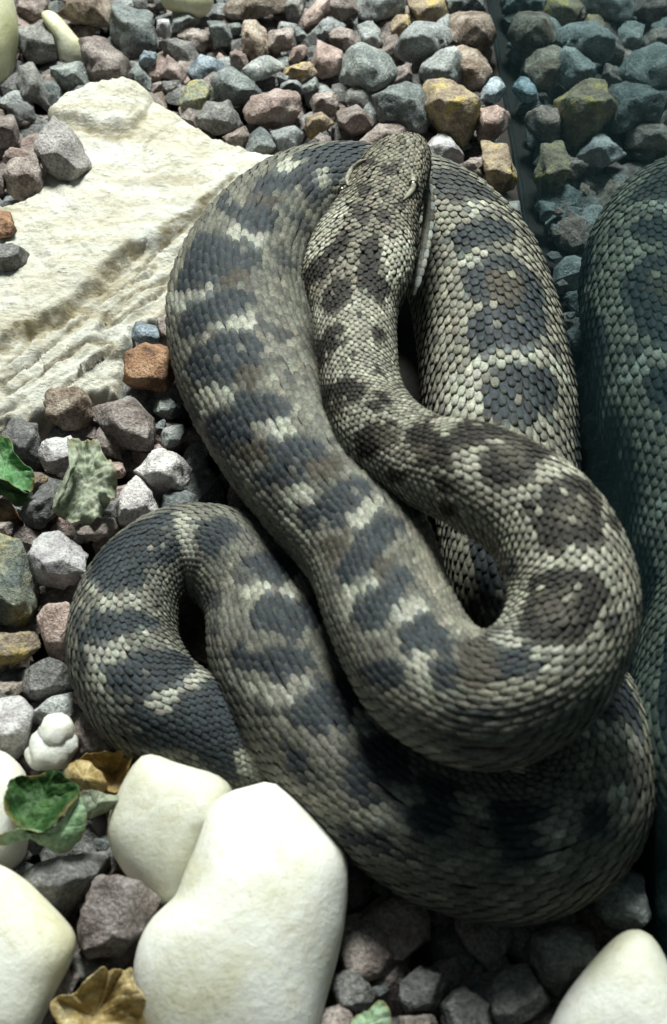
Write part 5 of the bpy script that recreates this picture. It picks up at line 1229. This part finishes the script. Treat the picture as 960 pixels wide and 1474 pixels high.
def leaf_mesh(name, outline, centre, mat, crumple=.0015, seed=1, nring=30, power=1.6, vein=(62, 19), tear=1.0):
    """a thin leaf from its outline (photo x, y, height mm), with a hollow or hump at its centre, a midrib and side veins"""
    O = np.array(outline, float)
    C = catmull(np.concatenate([O[-2:], O, O[:3]]), (len(O) + 4) * 16)
    d0 = np.hypot(C[:, 0] - O[0, 0], C[:, 1] - O[0, 1]); half = len(C) // 2
    C = C[d0[:half].argmin():half + d0[half:].argmin()]
    m = len(C)
    c = np.array(centre, float)
    rag = tear * fbm(np.stack([C[:, 0], C[:, 1], C[:, 0] * 0], 1) / 10, 1.6, seed + 40, 3)
    out = C[:, :2] - c[:2]; out /= np.linalg.norm(out, axis=1)[:, None]
    C[:, :2] += out * rag[:, None]
    t = np.linspace(0, 1, nring)[1:]
    w = t ** power
    XY = c[None, None, :2] + t[:, None, None] * (C[None, :, :2] - c[:2])
    Z = c[2] + w[:, None] * (C[None, :, 2] - c[2])
    XY = np.concatenate([c[None, :2], XY.reshape(-1, 2)]); Z = np.concatenate([[c[2]], Z.ravel()])
    P = at(XY[:, 0], XY[:, 1], Z / 1000)
    va = math.radians(vein[0]); d = XY - c[:2]
    al = d[:, 0] * math.cos(va) - d[:, 1] * math.sin(va); cr = d[:, 0] * math.sin(va) + d[:, 1] * math.cos(va)
    cr = cr + 3 * np.sin(al / 22)
    al = al + 4 * fbm(np.stack([XY[:, 0], XY[:, 1], XY[:, 0] * 0], 1) / 25, 1.0, seed + 9, 2)
    side = np.abs((((al - .75 * np.abs(cr)) / vein[1] + .25 * np.sign(cr)) % 1) - .5) * vein[1]
    rib = np.maximum(np.exp(-(cr / 1.6) ** 2), .65 * np.exp(-(side / 1.1) ** 2))
    P[:, 2] += crumple * fbm(P, 110, seed, 4) + .0003 * fbm(P, 420, seed + 3, 3)
    pil = np.clip(side / (vein[1] * .5), 0, 1)
    P[:, 2] += -.0003 * rib + .0002 * pil
    i = 1 + np.arange((nring - 1) * m).reshape(nring - 1, m); j = np.roll(i, -1, 1)
    F = np.stack([i[:-1], i[1:], j[1:], j[:-1]], -1).reshape(-1, 4).tolist() + [[0, int(i[0, q]), int(j[0, q])] for q in range(m)]
    o = at(c[0], c[1], 0)
    me = mesh_from(name, P - o, F, mat)
    ve = me.attributes.new('vein', 'FLOAT', 'POINT'); ve.data.foreach_set('value', rib.astype(np.float32))
    rim = np.concatenate([[0], np.repeat(t, m)])
    ri = me.attributes.new('rim', 'FLOAT', 'POINT'); ri.data.foreach_set('value', rim.astype(np.float32))
    return me, o

def leaf(name, label, outline, centre, mat, parent=None, **kw):
    me, o = leaf_mesh(name, outline, centre, mat, **kw)
    ob = link(name, me, parent, o if parent is None else Vector(o) - parent.location)
    md = ob.modifiers.new('thickness', 'SOLIDIFY'); md.thickness = .00022; md.offset = 0
    if parent is None: tag(ob, label, 'leaf', 'fallen leaves on the gravel')
    elif label: ob['label'] = label
    return ob

g = leaf('leaf', 'glossy dark green leaf with pale folded edge at the lower left',
         [(17, 1127, 27), (33, 1117, 28), (52, 1115, 26), (73, 1109, 27), (86, 1114, 28), (98, 1123, 27), (117, 1141, 25), (111, 1158, 25), (93, 1178, 27), (63, 1203, 27), (33, 1196, 27), (7, 1165, 29)],
         (58, 1155, 24), LEAF_GREEN, crumple=.0028, seed=3, power=2.4)
leaf('folded_edge', 'pale mint underside of the leaf folded over',
     [(117, 1142, 25.5), (125, 1165, 24), (124, 1188, 22), (112, 1211, 20), (88, 1228, 19), (63, 1219, 22), (33, 1206, 25), (2, 1217, 23), (-8, 1206, 26), (27, 1194, 28), (63, 1199, 28), (92, 1175, 28)],
     (90, 1198, 25.5), LEAF_PALE, g, crumple=.0009, seed=5)
leaf('leaf_tip', 'yellowish mottled tip of the leaf',
     [(115, 1142, 25), (132, 1140, 26), (152, 1144, 24), (172, 1148, 22), (184, 1154, 20), (167, 1164, 20), (146, 1174, 19), (124, 1181, 21)],
     (140, 1156, 25), LEAF_WAN, g, crumple=.001, seed=6)
p = leaf('leaf', 'pale grey-green curled leaf lying over pinkish stones',
         [(100, 632, 24), (108, 627, 26), (118, 631, 22), (128, 636, 24), (143, 643, 20), (150, 657, 23), (160, 668, 20), (169, 688, 22), (169, 706, 18), (160, 717, 22), (150, 727, 17), (136, 743, 19), (122, 749, 16), (104, 745, 20), (86, 742, 17), (75, 733, 21), (88, 708, 22), (100, 683, 20), (106, 660, 22)],
         (128, 692, 22), LEAF_WAN, crumple=.0042, seed=8, power=3.0)
leaf('rolled_edge', 'cream edge of the leaf rolled upward',
     [(97, 630, 26), (105, 638, 28), (113, 658, 28), (106, 679, 27), (97, 694, 26), (92, 712, 25), (76, 733, 22), (80, 710, 24), (90, 692, 25), (100, 670, 26), (102, 650, 27)],
     (101, 676, 29), LEAF_WAN, p, crumple=.0006, seed=9)
l = leaf('leaf', 'bright green leaf with torn pale rim cut by the left edge',
         [(-25, 632, 26), (5, 629, 25), (17, 637, 24), (20, 650, 25), (33, 665, 24), (48, 679, 22), (50, 692, 20), (44, 708, 18), (26, 702, 22), (8, 690, 24), (-25, 684, 24)],
         (10, 668, 20), leaf_material('spring_leaf', (.05, .16, .05), (.11, .27, .10), (.30, .45, .26)), crumple=.0018, seed=12)
leaf('lower_lobe', 'shaded lower lobe of the leaf',
     [(-25, 686, 23), (8, 690, 23), (26, 703, 21), (43, 709, 18), (38, 722, 16), (24, 730, 15), (8, 715, 17), (-25, 705, 18)], (12, 705, 20), LEAF_GREEN, l, crumple=.0012, seed=13)
leaf('leaf', 'tan brittle dry leaf at the bottom edge beside the largest white pebble',
     [(73, 1447, 21), (80, 1437, 20), (94, 1433, 21), (107, 1427, 19), (120, 1412, 21), (133, 1402, 20), (150, 1391, 21), (158, 1398, 18), (167, 1396, 21), (178, 1399, 19), (190, 1394, 21), (193, 1414, 20), (207, 1434, 21), (220, 1454, 19), (228, 1490, 18), (210, 1540, 16), (110, 1540, 14), (85, 1478, 18)],
     (135, 1462, 11), LEAF_DRY2, crumple=.0022, seed=15, power=1.3)
d = leaf('leaf', 'curled brown dry leaf above the off-white pebble by the tail loop',
         [(115, 1095, 17), (125, 1086, 19), (138, 1083, 17), (150, 1080, 20), (165, 1083, 18), (178, 1079, 21), (193, 1080, 21), (187, 1105, 19), (180, 1130, 15), (165, 1140, 13), (152, 1135, 13), (140, 1112, 15)],
         (165, 1113, 8), LEAF_DRY, crumple=.0014, seed=18, power=1.4)
leaf('leaf_flap', 'tan flap of the dry leaf bulging upward',
     [(91, 1121, 12), (99, 1104, 15), (120, 1095, 18), (140, 1108, 17), (154, 1130, 14), (148, 1143, 11), (120, 1142, 10), (100, 1134, 10)], (122, 1118, 20), LEAF_DRY2, d, crumple=.0012, seed=19, power=2.2)
leaf('leaf', 'pale green leaf tip poking up at the bottom edge among dark stones',
     [(494, 1500, 12), (512, 1463, 15), (530, 1452, 17), (547, 1439, 18), (556, 1444, 18), (558, 1500, 13)], (532, 1474, 17), LEAF_PALE, crumple=.001, seed=22)
